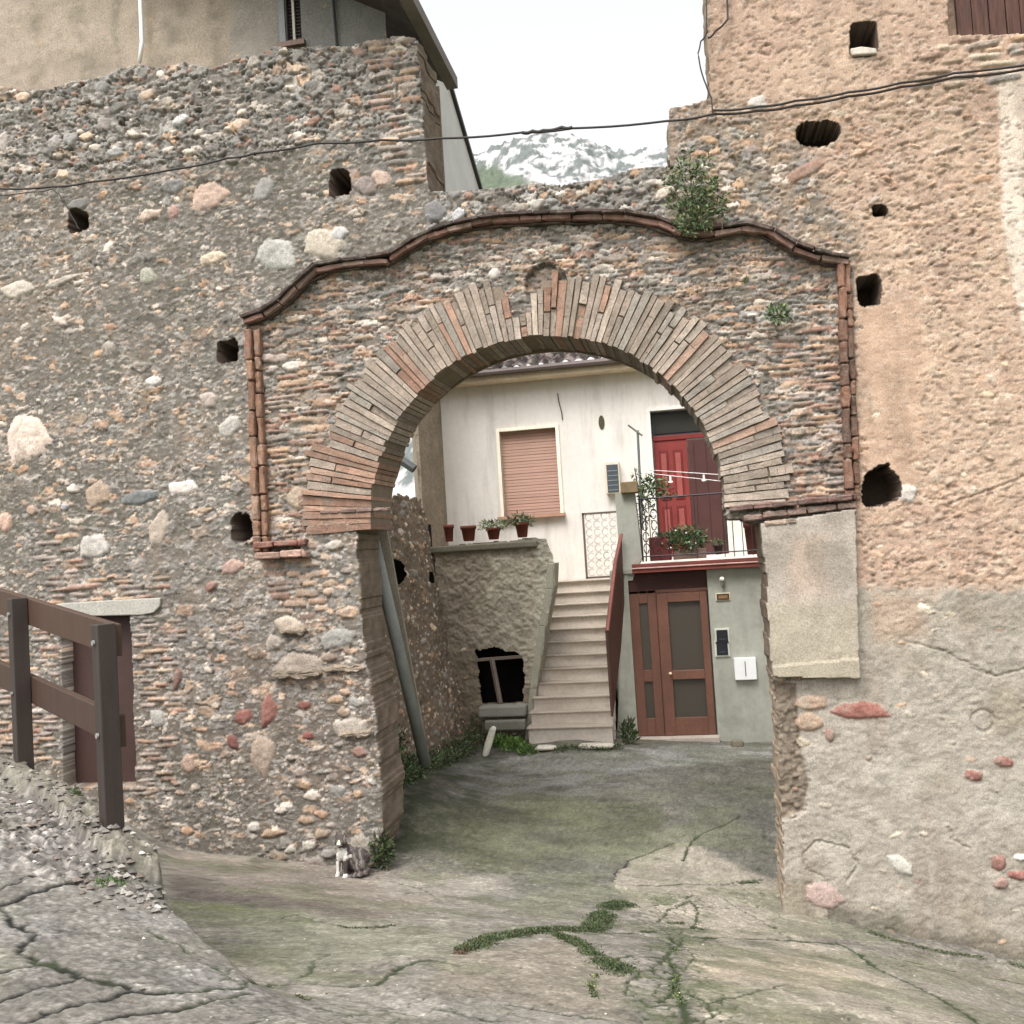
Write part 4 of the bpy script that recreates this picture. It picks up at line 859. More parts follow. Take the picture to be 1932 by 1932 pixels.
MC = rock[None, None]*(1-vm_[..., None])+veg*vm_[..., None]
shr = sstep(.62, .72, vn(MX*.8, MZ*.8, 313))*sstep(.4, .6, vn(MX*.1, MZ*.1, 315)); MC = MC*(1-shr[..., None]*.8)+veg*shr[..., None]*.8
MC = MC*(1-hillm[..., None])+(veg2*(.8+.4*rn2[..., None]))*hillm[..., None]
mi = np.arange(MX.size).reshape(MX.shape); Fq = np.stack([mi[:-1, :-1].ravel(), mi[1:, :-1].ravel(), mi[1:, 1:].ravel(), mi[:-1, 1:].ravel()], 1)
M['rockface'] = mat_var('rock_face', None, .95, .1, .1, (.9, 1.1), .8, (.8, 1.15), 0)
tag(link('mountain', np_mesh('mountain', np.stack([MX.ravel(), MYY.ravel(), MZ.ravel()], 1), Fq, MC.reshape(-1, 3), True), M['rockface']), kind='structure')

# ------------------------------------------------------------------ small relief panels (passage wall, terrace wall)
def relief(name, parent, o, u, v, n, lu, lv, step, base, groups, mask=None, amp=.03, warpf=None, colf=None, seed=400):
    us = np.arange(0, lu+step*.5, step); vs = np.arange(0, lv+step*.5, step); UU, VV = np.meshgrid(us, vs, indexing='ij')
    a_ = fbm(UU*2, VV*2, seed, 4); b_ = fbm(UU*11, VV*11, seed+3, 4); c_ = fbm(UU*30, VV*30, seed+5, 2)
    h = (a_-.5)*amp*2+(b_-.5)*amp+(c_-.5)*amp*.6; cc = np.zeros(UU.shape+(3,)); cc[:] = s2l(base); cc *= (.75+.5*a_)[..., None]
    if colf is not None: cc = colf(UU, VV, cc, a_, b_)
    occ = np.zeros(UU.shape, bool)
    for (cnt, amin, amax, asp, pals, hh, zonef) in groups:
        for _ in range(cnt):
            cu, cv = U(0, lu), U(0, lv)
            if zonef is not None and not zonef(cu, cv): continue
            A = U(amin, amax); B_ = A*U(*asp); rr = A*1.3
            i0, i1 = max(0, int((cu-rr)/step)), min(len(us), int((cu+rr)/step)+2); j0, j1 = max(0, int((cv-rr)/step)), min(len(vs), int((cv+rr)/step)+2)
            if i1-i0 < 2 or j1-j0 < 2: continue
            rt = R(U(-25, 25)); x = UU[i0:i1, j0:j1]-cu; z = VV[i0:i1, j0:j1]-cv; p_ = (x*math.cos(rt)+z*math.sin(rt))/A; q_ = (-x*math.sin(rt)+z*math.cos(rt))/B_
            r_ = np.hypot(p_, q_)+(b_[i0:i1, j0:j1]-.5)*.7; ins = r_ < 1
            if (occ[i0:i1, j0:j1] & ins).any(): continue
            occ[i0:i1, j0:j1] |= r_ < 1.1; sub = h[i0:i1, j0:j1]; sub[ins] += hh*(1-np.clip(r_[ins], 0, 1)**4)
            sc = cc[i0:i1, j0:j1]; sc[ins] = pal(pals[RNG.integers(len(pals))])
    o, u, v, n = [np.array(q, float) for q in (o, u, v, n)]
    if warpf is not None: h = h+warpf(UU, VV)
    V = o+UU[..., None]*u+VV[..., None]*v+h[..., None]*n
    ids = np.arange(UU.size).reshape(UU.shape)
    ok = np.ones((len(us)-1, len(vs)-1), bool) if mask is None else (mask(UU, VV, b_)[:-1, :-1])
    ii, jj = np.nonzero(ok); Fq = np.stack([ids[ii, jj], ids[ii+1, jj], ids[ii+1, jj+1], ids[ii, jj+1]], 1)
    me = np_mesh(name, V.reshape(-1, 3), Fq, cc.reshape(-1, 3), True)
    return link(name, me, M['masonry'], parent)
# passage wall on the left: battered rubble, running from the jamb back to the terrace
pw_ = empty('passage_wall', (-3.0, 11.2, .3), 'rough rubble side wall of the passage seen left through the archway', 'wall')
L_ = math.hypot(13.4-9.22, .22)
def pwmask(UU, VV, b): 
    return (((UU-2.64)/.30)**2+((VV-3.11+.04*UU*0)/.155)**2 > 1) & (((UU-3.85)/.11)**2+((VV-2.99)/.09)**2 > 1) & (VV < 4.03+b*.16)
relief('rubble_face', pw_, (-3.32, 9.22, -.15), (.27/L_, 4.18/L_, 0), (-.14, 0, .99), (1, 0, .1), L_, 4.2, .016, (112, 98, 84),
       [(70, .05, .11, (.35, .7), ['grey', 'tan', 'light'], .02, None), (900, .02, .05, (.35, .8), ['grey', 'light', 'tan', 'pink', 'grey'], .012, None), (1500, .012, .024, (.5, .9), ['light', 'grey', 'tan'], .008, None)], pwmask, .05,
       colf=lambda a, b, c, n1, n2: c*(1-.35*sstep(1.2, .2, b))[..., None])
hb = MB(); hb.box(-4.3, -3.92, 9.3, 14.9, -.2, 3.6, s2l((60, 52, 46))); hb.build('core', M['void'], pw_)  # dark box added behind the wall holes, its colour stands in for shade
# tall house beyond the passage wall
# ---
th_ = empty('tall_house', (-4.05, 16, .5), 'tall grey rendered house with sloping roof edge behind the archway on the left', 'house')
def wedge(prof_):
    m_ = MB(); n_q = len(prof_); f_ = [(-4.05, p[0], p[1]) for p in prof_]; b_q = [(-4.10-(p[0]-14.95)*.285, p[0], p[1]) for p in prof_]
    m_.add(f_+b_q, [tuple(range(n_q)), tuple(range(2*n_q-1, n_q-1, -1))]+[(q, q+n_q, (q+1) % n_q+n_q, (q+1) % n_q) for q in range(n_q)]); return m_
wedge([(14.95, -.5), (14.95, 7.4), (24, 7.4), (24, -.5)]).build('wall', mat_var('tan_render', s2l((136, 124, 108)), .9, .2, 2.5, (.75, 1.15), 16, (.7, 1.25), .9, .03), th_)
wedge([(14.95, 7.4), (14.95, 11.1), (18.3, 12.55), (21.3, 11.2), (24, 10), (24, 7.4)]).build('upper_wall', mat_var('grey_render', s2l((196, 194, 190)), .9, .2, 1.2, (.86, 1.06), 24, (.92, 1.06), .3, .006), th_)
m_ = MB(); m_.prism([(-3.98, 18.2, 12.6), (-3.98, 18.2, 12.7), (-3.98, 24.2, 10.0), (-3.98, 24.2, 9.9)], (-.9, 0, 0), s2l((70, 66, 64))); m_.prism([(-3.98, 18.2, 12.6), (-3.98, 18.2, 12.7), (-3.98, 14.8, 11.15), (-3.98, 14.8, 11.05)], (-.3, 0, 0), s2l((70, 66, 64))); m_.build('roof', M['paint'], th_)
m_ = MB(); a = atY(738, 855, 14.9); b = atY(782, 885, 14.9); m_.tube([a, b], .07, 8, s2l((78, 80, 80))); m_.build('drain_pipe', M['paint'], th_)

# ------------------------------------------------------------------ CREAM HOUSE
ch = empty('cream_house', (-1.5, 16.5, .5), 'cream painted house across the courtyard with tiled roof and rolled down shutter', 'house')
FY = 16.5
def A2(px, py, Y=FY): q = atY(px, py, Y); return q[0], q[2]
wx0, wz1 = A2(942, 815); wx1, wz0 = A2(1058, 968)
dx0, dz1 = A2(1226, 776); dx1 = A2(1366, 900)[0]; dz0 = 2.85
ez = A2(1040, 715)[1]
m_ = MB()
def wbox(x0, x1, z0, z1): m_.box(x0, x1, FY, FY+.35, z0, z1)
wbox(-4.05, wx0, -.2, ez); wbox(wx0, wx1, -.2, wz0); wbox(wx0, wx1, wz1, ez); wbox(wx1, dx0, -.2, ez); wbox(dx0, dx1, -.2, dz0); wbox(dx0, dx1, dz1, ez); wbox(dx1, 3.6, -.2, ez)
m_.build('wall', M['cream'], ch)
m_ = MB(); m_.box(-4.05, 3.6, 22, 22.3, -.2, ez); m_.box(3.3, 3.6, FY+.35, 22, -.2, ez); m_.box(-4.05, -3.9, FY+.35, 22, -.2, ez); m_.build('rear_wall', M['cream'], ch)
m_ = MB(); m_.box(-4.2, 3.8, FY-.32, FY+.3, ez, ez+.10, s2l((214, 196, 172))); m_.build('eave', M['plaster'], ch, bevel=.01)
m_ = MB(); m_.tube([(-4.2, FY-.40, ez+.13), (3.8, FY-.40, ez+.15)], .055, 8, s2l((92, 80, 76))); m_.build('gutter', M['paint'], ch)
# barrel tiles
tx_ = np.arange(-4.3, 3.9, .025); tt = np.arange(0, 5.2, .05); TXX, TT = np.meshgrid(tx_, tt, indexing='ij')
pit_ = R(21); ph_ = (TXX/.21+.5*np.floor(TT/.38)*0) % 1
TZZ = ez+.14+TT*math.sin(pit_)+np.abs(np.sin(ph_*math.pi))*.075-((TT/.38) % 1)*.035+(vn(TXX*5, TT*3, 501)-.5)*.03
TYY = FY-.42+TT*math.cos(pit_)
tc_ = s2l((44, 36, 34))[None, None]*(.6+.8*hsh(np.floor(TXX/.21), np.floor(TT/.38), 503)[..., None])
lt = (hsh(np.floor(TXX/.105), np.floor(TT/.19), 505) > .72)[..., None]; tc_ = np.where(lt, s2l((112, 100, 96)), tc_)
ids = np.arange(TXX.size).reshape(TXX.shape); Fq = np.stack([ids[:-1, :-1].ravel(), ids[1:, :-1].ravel(), ids[1:, 1:].ravel(), ids[:-1, 1:].ravel()], 1)
link('roof_tiles', np_mesh('roof_tiles', np.stack([TXX, TYY, TZZ], 2).reshape(-1, 3), Fq, tc_.reshape(-1, 3), True), M['brick'], ch)
# window: frame, roller shutter, sill
m_ = MB(); w = .055
for (x0, x1, z0, z1) in [(wx0-w, wx0, wz0, wz1+w), (wx1, wx1+w, wz0, wz1+w), (wx0, wx1, wz1, wz1+w)]: m_.box(x0, x1, FY-.03, FY+.02, z0, z1, s2l((236, 226, 206)))
wf = m_.build('window', M['plaster'], ch)
m_ = MB(); k = 0; z = wz0
while z < wz1: m_.box(wx0, wx1, FY+.10+(k % 2)*.006, FY+.13, z, min(wz1, z+.047), s2l((176, 142, 126))*U(.95, 1.05)); z += .052; k += 1
m_.box(wx0, wx1, FY+.125, FY+.14, wz0, wz1, s2l((120, 84, 70)))
sh = m_.build('roller_shutter', mat_var('shutter_slats', None, .6, .3, 3, (.9, 1.08), 20, (.93, 1.05), 0, stretch=(1, 1, 12)), wf); sh['label'] = 'pinkish brown roller shutter rolled down'
m_ = MB(); m_.box(wx0-.1, wx1+.08, FY-.12, FY+.1, wz0-.05, wz0, s2l((170, 132, 112))); m_.build('sill', M['plaster'], wf)
# balcony door
dm_x = A2(1300, 900)[0]; tz = A2(1270, 822)[1]
m_ = MB(); m_.box(dx0, dx1, FY+.14, FY+.18, tz, dz1-.02, s2l((60, 60, 66))); df = m_.build('balcony_door', M['paint'], ch)
m_ = MB(); m_.box(dx0+.05, dx1-.05, FY+.125, FY+.139, tz+.06, dz1-.06); m_.build('transom_pane', M['glass'], df)
m_ = MB()
m_.box(dx0+.01, dx1, FY+.08, FY+.13, tz-.06, tz+.02, s2l((112, 40, 36)))
m_.box(dx0+.02, dm_x, FY+.10, FY+.15, dz0, tz-.06, s2l((122, 48, 44)))
for xx in (dx0+.10, (dx0+dm_x)/2+.05):
    for (za, zb) in [(dz0+.95, tz-.22), (dz0+.15, dz0+.85)]:
        m_.box(xx, xx+.15, FY+.085, FY+.10, za, zb, s2l((104, 34, 32))); m_.box(xx+.03, xx+.12, FY+.07, FY+.085, za+.04, zb-.06, s2l((142, 72, 66)))
lf = m_.build('door_leaf', M['paint'], df, bevel=.006); lf['label'] = 'bright red panelled door leaf'
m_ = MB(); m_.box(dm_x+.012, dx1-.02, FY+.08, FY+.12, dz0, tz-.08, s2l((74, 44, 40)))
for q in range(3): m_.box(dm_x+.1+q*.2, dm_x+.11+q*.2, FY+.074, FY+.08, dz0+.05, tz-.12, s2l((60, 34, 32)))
lf = m_.build('door_leaf', M['paint'], df, bevel=.004); lf['label'] = 'dark brown red door leaf'
m_ = MB()
for (x0, x1, z0, z1) in [(dx0-.07, dx0, dz0, dz1+.06), (dx0, dx1+.1, dz1, dz1+.06)]: m_.box(x0, x1, FY-.025, FY+.02, z0, z1, s2l((218, 214, 206)))
m_.build('door_surround', M['plaster'], df)
# vent, small items on the facade
x, z = A2(1135, 797); m_ = MB(); m_.prism([(x+.05*math.cos(t)*1.0, FY-.012, z+.12*math.sin(t)) for t in np.linspace(0, 6.283, 14)[:-1]], (0, .03, 0), s2l((70, 62, 44))); m_.build('vent', M['paint'], ch)
m_ = MB(); pts = [atY(p[0], p[1], FY-.02) for p in [(1052, 742), (1054, 756), (1060, 780), (1061, 792)]]; m_.tube(pts, .01, 6, s2l((90, 82, 74))); m_.build('wall_cable', M['paint'], ch)
# meter box
mb_ = empty('meter_box', (*atY(1155, 930, FY-.1),), 'small grey glazed meter box on the cream wall left of the red door', 'meter box')
a = atY(1140, 872, FY-.14); b = atY(1171, 930, FY-.14)
m_ = MB(); m_.box(a[0], b[0], FY-.14, FY-.001, b[2], a[2], s2l((206, 196, 176))); m_.build('housing', M['plaster'], mb_, bevel=.006)
m_ = MB(); m_.box(a[0]+.03, b[0]-.02, FY-.15, FY-.141, b[2]+.02, a[2]-.05, s2l((70, 76, 80)))
for q in range(5): m_.box(a[0]+.04, b[0]-.03, FY-.155, FY-.15, b[2]+.05+q*.08, b[2]+.065+q*.08, s2l((120, 126, 128)))
m_.build('cover', M['paint'], mb_)

# ------------------------------------------------------------------ PORCH with brown glazed door
PYY = 13.8
po = empty('porch', (0, PYY, .4), 'grey rendered porch block with brown glazed door and flat terrace on top', 'porch')
mg = mat_var('grey_render_porch', s2l((166, 166, 154)), .9, .2, 1.6, (.84, 1.06), 14, (.9, 1.06), .25, .004, stain=((.2, .19, .16), 1.5, .58, .85), grime=1.4)
def B2(px, py): q = atY(px, py, PYY); return q[0], q[2]
sz1 = B2(1320, 1058)[1]; sz0 = sz1-.12
x_d0, x_d1 = B2(1192, 1250)[0]+.02, B2(1345, 1250)[0]
x_r = B2(1447, 1250)[0]; base_z = .33
m_ = MB(); m_.box(x_d1, x_r+.35, PYY, PYY+.2, base_z-.4, sz0); m_.build('wall', mg, po)
m_ = MB(); lw0, lw1 = B2(1164, 1390), B2(1204, 1390); lt0, lt1 = B2(1178, 1085), B2(1192, 1090)
m_.prism([(lw0[0], PYY, lw0[1]-.5), (lw0[0], PYY, lw0[1]), (lt0[0], PYY, sz0), (x_d0, PYY, sz0), (x_d0, PYY, lw0[1]-.5)], (0, .2, 0)); m_.build('side_pier', mg, po)
m_ = MB(); m_.box(-1.12, x_r+.4, PYY+.2, FY-.001, base_z-.4, sz0-.002); m_.box(-1.10, 1.4, PYY-.02, FY-.001, sz0, sz0+.05); m_.build('terrace_floor', mg, po)
m_ = MB(); e0 = B2(1194, 1085)[0]; e1 = 1.45
m_.box(e0, e1, PYY-.14, PYY-.001, sz0, sz0+.055, s2l((128, 66, 58))); m_.box(e0, e1, PYY-.16, PYY-.001, sz0+.057, sz0+.075, s2l((196, 160, 148))); m_.box(e0, e1, PYY-.15, PYY-.001, sz0+.077, sz0+.125, s2l((112, 60, 54)))
m_.build('terrace_edge', M['paint'], po, bevel=.005)
# post left of the terrace
pt = MB(); p0, p1 = atY(1161, 930, PYY-.02), atY(1199, 930, PYY-.02); pb = atY(1190, 1085, PYY)
pt.prism([(p0[0], PYY+.02, sz0-.1), (p0[0]-.01, PYY+.02, p0[2]), (p1[0]-.02, PYY+.02, p1[2]+.01), (p1[0]+.03, PYY+.02, sz0+.2), (p1[0]-.08, PYY+.02, sz0+.02), (p1[0]-.12, PYY+.02, sz0-.1)], (0, .35, 0)); pt.build('corner_post', mg, po)
# the door
dpo = []
m_ = MB(); br = s2l((110, 76, 62)); z_t = B2(1265, 1112)[1]; z_b = B2(1275, 1388)[1]
m_.box(x_d0, x_d1, PYY+.05, PYY+.18, z_t, sz0, s2l((70, 42, 36)))            # dark header below the slab
pd = m_.build('door', M['paint'], po); pd['label'] = 'brown aluminium door with glass panes and side light'
xm0, xm1 = B2(1243, 1250)[0], B2(1261, 1250)[0]; xl0, xl1 = B2(1213, 1250)[0], B2(1229, 1250)[0]; xr0, xr1 = B2(1270, 1250)[0]-.02, B2(1327, 1250)[0]+.01
zz = [z_b, z_b+.24, B2(1290, 1282)[1], B2(1290, 1265)[1], B2(1290, 1135)[1], z_t]
fr = MB()
def fb(x0, x1, z0, z1, d=0): fr.box(x0, x1, PYY+.03-d, PYY+.09, z0, z1, br*U(.95, 1.05))
fb(x_d0, xl0, zz[0], z_t); fb(xl1, xm0+.02, zz[0], z_t); fb(xl0, xl1, zz[0], zz[1]); fb(xl0, xl1, zz[2]-.02, zz[3]+.02); fb(xl0, xl1, zz[4], z_t)
fb(xm0+.025, xr0, zz[0], z_t-.05, .02); fb(xr1, x_d1-.02, zz[0], z_t-.05, .02); fb(xr0, xr1, zz[0], zz[1], .02); fb(xr0, xr1, zz[2], zz[3], .02); fb(xr0, xr1, zz[4], z_t-.05, .02); fb(x_d0, x_d1, z_t-.045, z_t)
fr.build('door_frame', M['paint'], pd, bevel=.006)
for (x0, x1) in [(xl0, xl1), (xr0, xr1)]:
    for (z0, z1) in [(zz[1], zz[2]), (zz[3], zz[4])]:
        g = MB(); g.box(x0-.005, x1+.005, PYY+.055, PYY+.065, z0-.005, z1+.005); g.build('pane', M['dglass'], pd)
cu = MB(); c0 = (xr0+xr1)/2
for q in range(5): cu.box(c0-.05+q*.06, c0-.02+q*.06, PYY+.0665, PYY+.0675, zz[1]+.02, zz[2]-.05*q, s2l((58, 54, 48)))
hn = MB(); a = atY(1265, 1270, PYY); hn.tube([(a[0], PYY+.01, a[2]), (a[0], PYY-.05, a[2])], .014, 8, s2l((200, 180, 150))); hn.lathe((a[0], PYY-.055, a[2]-.02), [(.005, 0), (.022, .008), (.025, .02), (.018, .035), (.005, .042)], 10, s2l((216, 196, 164))); hn.build('handle', M['paint'], pd)
ts = MB(); ts.box(x_d0-.02, x_d1+.02, PYY-.16, PYY+.04, z_b-.2, z_b-.005, s2l((176, 164, 152))); ts.build('threshold', M['plaster'], po, bevel=.01)
# things on the porch wall
lp_ = empty('wall_lamp', atY(1362, 1100, PYY-.03), 'small bare bulb wall lamp above the number plate', 'lamp')
c = atY(1362, 1093, PYY-.07); g = MB(); g.lathe((c[0], c[1], c[2]-.03), [(.004, 0), (.03, .012), (.036, .035), (.026, .058), (.004, .066)], 12, s2l((235, 232, 220))); g.build('bulb', M['paint'], lp_, smooth=True)
g = MB(); g.lathe((c[0], c[1], c[2]-.11), [(.008, 0), (.018, .02), (.022, .08)], 10, s2l((120, 112, 98))); g.tube([(c[0], PYY, c[2]-.08), (c[0], c[1], c[2]-.08)], .01, 6, s2l((90, 84, 76))); g.build('bracket', M['paint'], lp_)
c = atY(1364, 1126, PYY); g = MB(); g.box(c[0]-.10, c[0]+.10, PYY-.015, PYY-.001, c[2]-.055, c[2]+.055, s2l((214, 206, 186))); np_ = g.build('name_plate', M['paint'], None, bevel=.006)
tag(np_, 'small dark ceramic name plate with pale rim under the wall lamp', 'plate')
g = MB(); g.box(c[0]-.085, c[0]+.085, PYY-.021, PYY-.016, c[2]-.042, c[2]+.042, s2l((84, 60, 44))); g.box(c[0]-.06, c[0]+.06, PYY-.024, PYY-.0215, c[2]-.02, c[2]+.02, s2l((140, 106, 74))); g.build('plaque', M['paint'], np_)
for q, (y_, lab) in enumerate([(1200, 'upper black square panel of the entry intercom in a pale frame'), (1224, 'lower black square panel of the entry intercom in a pale frame')]):
    c = atY(1362.5, y_, PYY); g = MB(); g.box(c[0]-.10, c[0]+.10, PYY-.02, PYY-.001, c[2]-.108, c[2]+.108, s2l((206, 204, 192))); it = g.build('intercom_panel', M['paint'], None, bevel=.005)
    tag(it, lab, 'intercom', 'intercom panels beside the brown door'); g = MB(); g.box(c[0]-.075, c[0]+.075, PYY-.028, PYY-.0205, c[2]-.085, c[2]+.085, s2l((34, 36, 40))); g.box(c[0]-.04, c[0]+.04, PYY-.031, PYY-.0285, c[2]-.05, c[2]-.03, s2l((60, 62, 66))); g.build('face', M['paint'], it)
c = atY(1406, 1261, PYY); g = MB(); g.box(c[0]-.145, c[0]+.145, PYY-.06, PYY-.001, c[2]-.15, c[2]+.15, s2l((226, 230, 232))); mbx = g.build('utility_box', M['white'], None, bevel=.008)
tag(mbx, 'white square utility cabinet low on the grey porch wall', 'utility box'); g = MB(); g.box(c[0]-.006, c[0]+.006, PYY-.064, PYY-.0605, c[2]-.10, c[2]+.10, s2l((90, 92, 96))); g.build('slot', M['paint'], mbx)

# ------------------------------------------------------------------ STAIRS
stc = empty('staircase', (-1.7, 13, .6), 'straight flight of pinkish stone steps rising to the cream house', 'stairs')
NS = 12; ya, yb = 12.8, 15.2; za, zb = .62, 2.6
def lerp(a, b, t): return a+(b-a)*t
for k in range(NS):
    t0 = k/NS; t1 = (k+1)/NS; y0 = lerp(ya, yb, t0); zt = lerp(za, zb, t1); zb_ = lerp(za, zb, t0)
    xl = lerp(-2.22, -2.06, t0); xr = lerp(-1.12, -1.20, t0)
    g = MB(); jc = U(.94, 1.05)
    g.box(xl, xr, y0+.02, y0+.45, zb_-.25, zt-.022, s2l((206, 195, 182))*jc)
    g.box(xl-.02, xr+.01, y0-.025+U(-.006, .006), y0+.45, zt-.021, zt, s2l((168, 156, 142))*U(.94, 1.05))  # tread coloured darker than the riser, painting the shade line at the nosing
    g.build('step', M['plaster'], stc, bevel=.006)
g = MB(); g.box(-3.3, -1.12, 15.2, FY-.001, .3, 2.56, s2l((176, 162, 144))); g.build('landing', M['plaster'], stc)
pa = MB(); n0t, n0b = atY(1146, 1191, 12.72), atY(1157, 1352, 12.72); f1t, f1b = atY(1173, 1008, 13.74), atY(1178, 1135, 13.74)
mt_ = atY(1161, 1062, 13.4); mb2 = atY(1172, 1220, 13.35)
pa.prism([n0b, n0t, mt_, f1t, f1b, mb2], (-.03, 0, 0), s2l((84, 58, 48))); pa.tube([n0t, mt_, f1t], .022, 8, s2l((128, 76, 66)))
hr = pa.build('handrail_panel', M['paint'], stc); hr['label'] = 'red brown sheet metal parapet on the right side of the steps'
# ornamental gate at the landing
gt = empty('iron_gate', atY(1130, 1088, 15.5), 'pale ornamental iron gate at the top of the steps', 'gate')
q0 = atY(1100, 968, 15.5); q1 = atY(1101, 1084, 15.5); q2 = atY(1172, 962, 15.5)
g = MB(); g.box(q0[0]-.02, q0[0]+.012, 15.48, 15.52, 2.58, q0[2], s2l((96, 84, 76))); g.box(q0[0]-.02, q2[0]+.1, 15.48, 15.52, q0[2]-.03, q0[2], s2l((96, 84, 76))); g.box(q0[0], q2[0]+.1, 15.48, 15.52, 2.60, 2.63, s2l((96, 84, 76))); g.build('frame', M['paint'], gt)
g = MB()
for a in range(5):
    for b in range(8):
        cx, cz = q0[0]+.08+a*.125, 2.70+b*.125; 
        g.tube([(cx+.05*math.cos(t), 15.5, cz+.055*math.sin(t)*(1 if (a+b) % 2 else -1)) for t in np.linspace(.4, 5.6, 9)], .012, 5, s2l((196, 186, 176)))
g.build('scrollwork', M['paint'], gt)

# ------------------------------------------------------------------ TERRACE WALL left of the steps
tw = empty('terrace_wall', (-2.7, 13.3, .5), 'mossy grey rendered terrace wall left of the steps with a dark cellar opening', 'wall')
TY = 13.3
tpoly = [(-3.52, 13.3)]
def T2(px, py): q = atY(px, py, TY); return (q[0], q[2])
outl = [T2(820, 1034), T2(1010, 1015), T2(1030, 1019), T2(1046, 1062), T2(1044, 1110), T2(1030, 1180), T2(1013, 1300), T2(1002, 1410), T2(1000, 1440), T2(830, 1450)]
opn = [T2(899, 1240), T2(894, 1228), T2(925, 1222), T2(955, 1228), T2(986, 1236), T2(988, 1326), T2(908, 1328)]
x00 = -3.9; z00 = .2
def tmask(UU, VV, b): return (poly_sdf(UU+x00, VV+z00, outl)+(b-.5)*.05 < 0) & (poly_sdf(UU+x00, VV+z00, opn)+(b-.5)*.06 > 0)
def tcol(UU, VV, c, a, b):
    px_, py_ = to_px(UU+x00, np.full_like(UU, TY), VV+z00); z_ = VV+z00
    def bb(mk, col): nonlocal c; c = c*(1-mk[..., None])+s2l(col)*mk[..., None]
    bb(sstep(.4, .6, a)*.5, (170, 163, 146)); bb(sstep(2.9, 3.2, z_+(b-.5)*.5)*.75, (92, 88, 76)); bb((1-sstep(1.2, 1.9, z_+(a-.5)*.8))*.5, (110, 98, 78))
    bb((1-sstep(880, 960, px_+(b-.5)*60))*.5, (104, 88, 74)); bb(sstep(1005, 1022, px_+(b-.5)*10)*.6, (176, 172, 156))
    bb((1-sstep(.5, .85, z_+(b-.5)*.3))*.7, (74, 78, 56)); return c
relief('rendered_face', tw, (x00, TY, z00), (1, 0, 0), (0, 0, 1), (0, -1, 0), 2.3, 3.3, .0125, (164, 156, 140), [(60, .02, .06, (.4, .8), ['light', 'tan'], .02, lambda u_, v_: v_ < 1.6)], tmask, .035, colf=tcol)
g = MB(); g.box(-3.9, -2.30, TY+.07, 15.2, 2.9, 3.22, s2l((130, 124, 108))); g.box(-2.36, -2.24, TY+.4, 15.2, 1.9, 2.95, s2l((130, 124, 108))); g.build('terrace_top', M['masonry'], tw)
sp = MB(); o3 = [T2(1046, 1062), T2(1044, 1110), T2(1030, 1180), T2(1013, 1300), T2(1003, 1410)]
for i in range(4): sp.hexa([(o3[i][0]-.1, TY-.02, o3[i][1]), (o3[i][0], TY-.02, o3[i][1]), (o3[i+1][0], TY-.02, o3[i+1][1]), (o3[i+1][0]-.1, TY-.02, o3[i+1][1])]+[(o3[i][0]-.1, TY+.5, o3[i][1]), (o3[i][0], TY+.5, o3[i][1]), (o3[i+1][0], TY+.5, o3[i+1][1]), (o3[i+1][0]-.1, TY+.5, o3[i+1][1])], s2l((160, 156, 140)))
sp.build('corner_render', M['masonry'], tw, bevel=.01)
g = MB(); xo0, zo1 = T2(890, 1225); xo1, zo0 = T2(990, 1330)
g.box(xo0-.1, xo1+.02, TY+.95, TY+1.0, zo0-.1, zo1+.2, s2l((40, 34, 30))); g.box(xo0-.14, xo0-.1, TY+.05, TY+1, zo0-.1, zo1+.2); g.box(xo1+.02, xo1+.06, TY+.05, TY+1, zo0-.1, zo1+.2); g.box(xo0-.1, xo1, TY+.05, TY+1, zo1+.1, zo1+.15); g.build('cellar', M['void'], tw)
g = MB(); a0_, a1_ = atY(897, 1244, TY+.02), atY(990, 1237, TY+.02); b0_, b1_ = atY(928, 1243, TY+.02), atY(944, 1326, TY+.02)
g.hexa([(a0_[0], TY+.01, a0_[2]-.03), (a1_[0], TY+.01, a1_[2]-.03), (a1_[0], TY+.01, a1_[2]+.01), (a0_[0], TY+.01, a0_[2]+.01), (a0_[0], TY+.07, a0_[2]-.03), (a1_[0], TY+.07, a1_[2]-.03), (a1_[0], TY+.07, a1_[2]+.01), (a0_[0], TY+.07, a0_[2]+.01)], s2l((120, 108, 96)))
g.tube([b0_, b1_], .038, 6, s2l((118, 106, 98))); g.build('timber_prop', M['paint'], tw)
g = MB(); s0 = atY(905, 1332, TY-.1); s1 = atY(994, 1330, TY-.1); g.box(s0[0], s1[0], TY-.22, TY+.1, s0[2]-.14, s0[2], s2l((138, 136, 126))); g.box(s0[0]+.1, s1[0], TY-.34, TY-.221, s0[2]-.30, s0[2]-.17, s2l((120, 118, 106))); g.build('sill', M['masonry'], tw, bevel=.02)

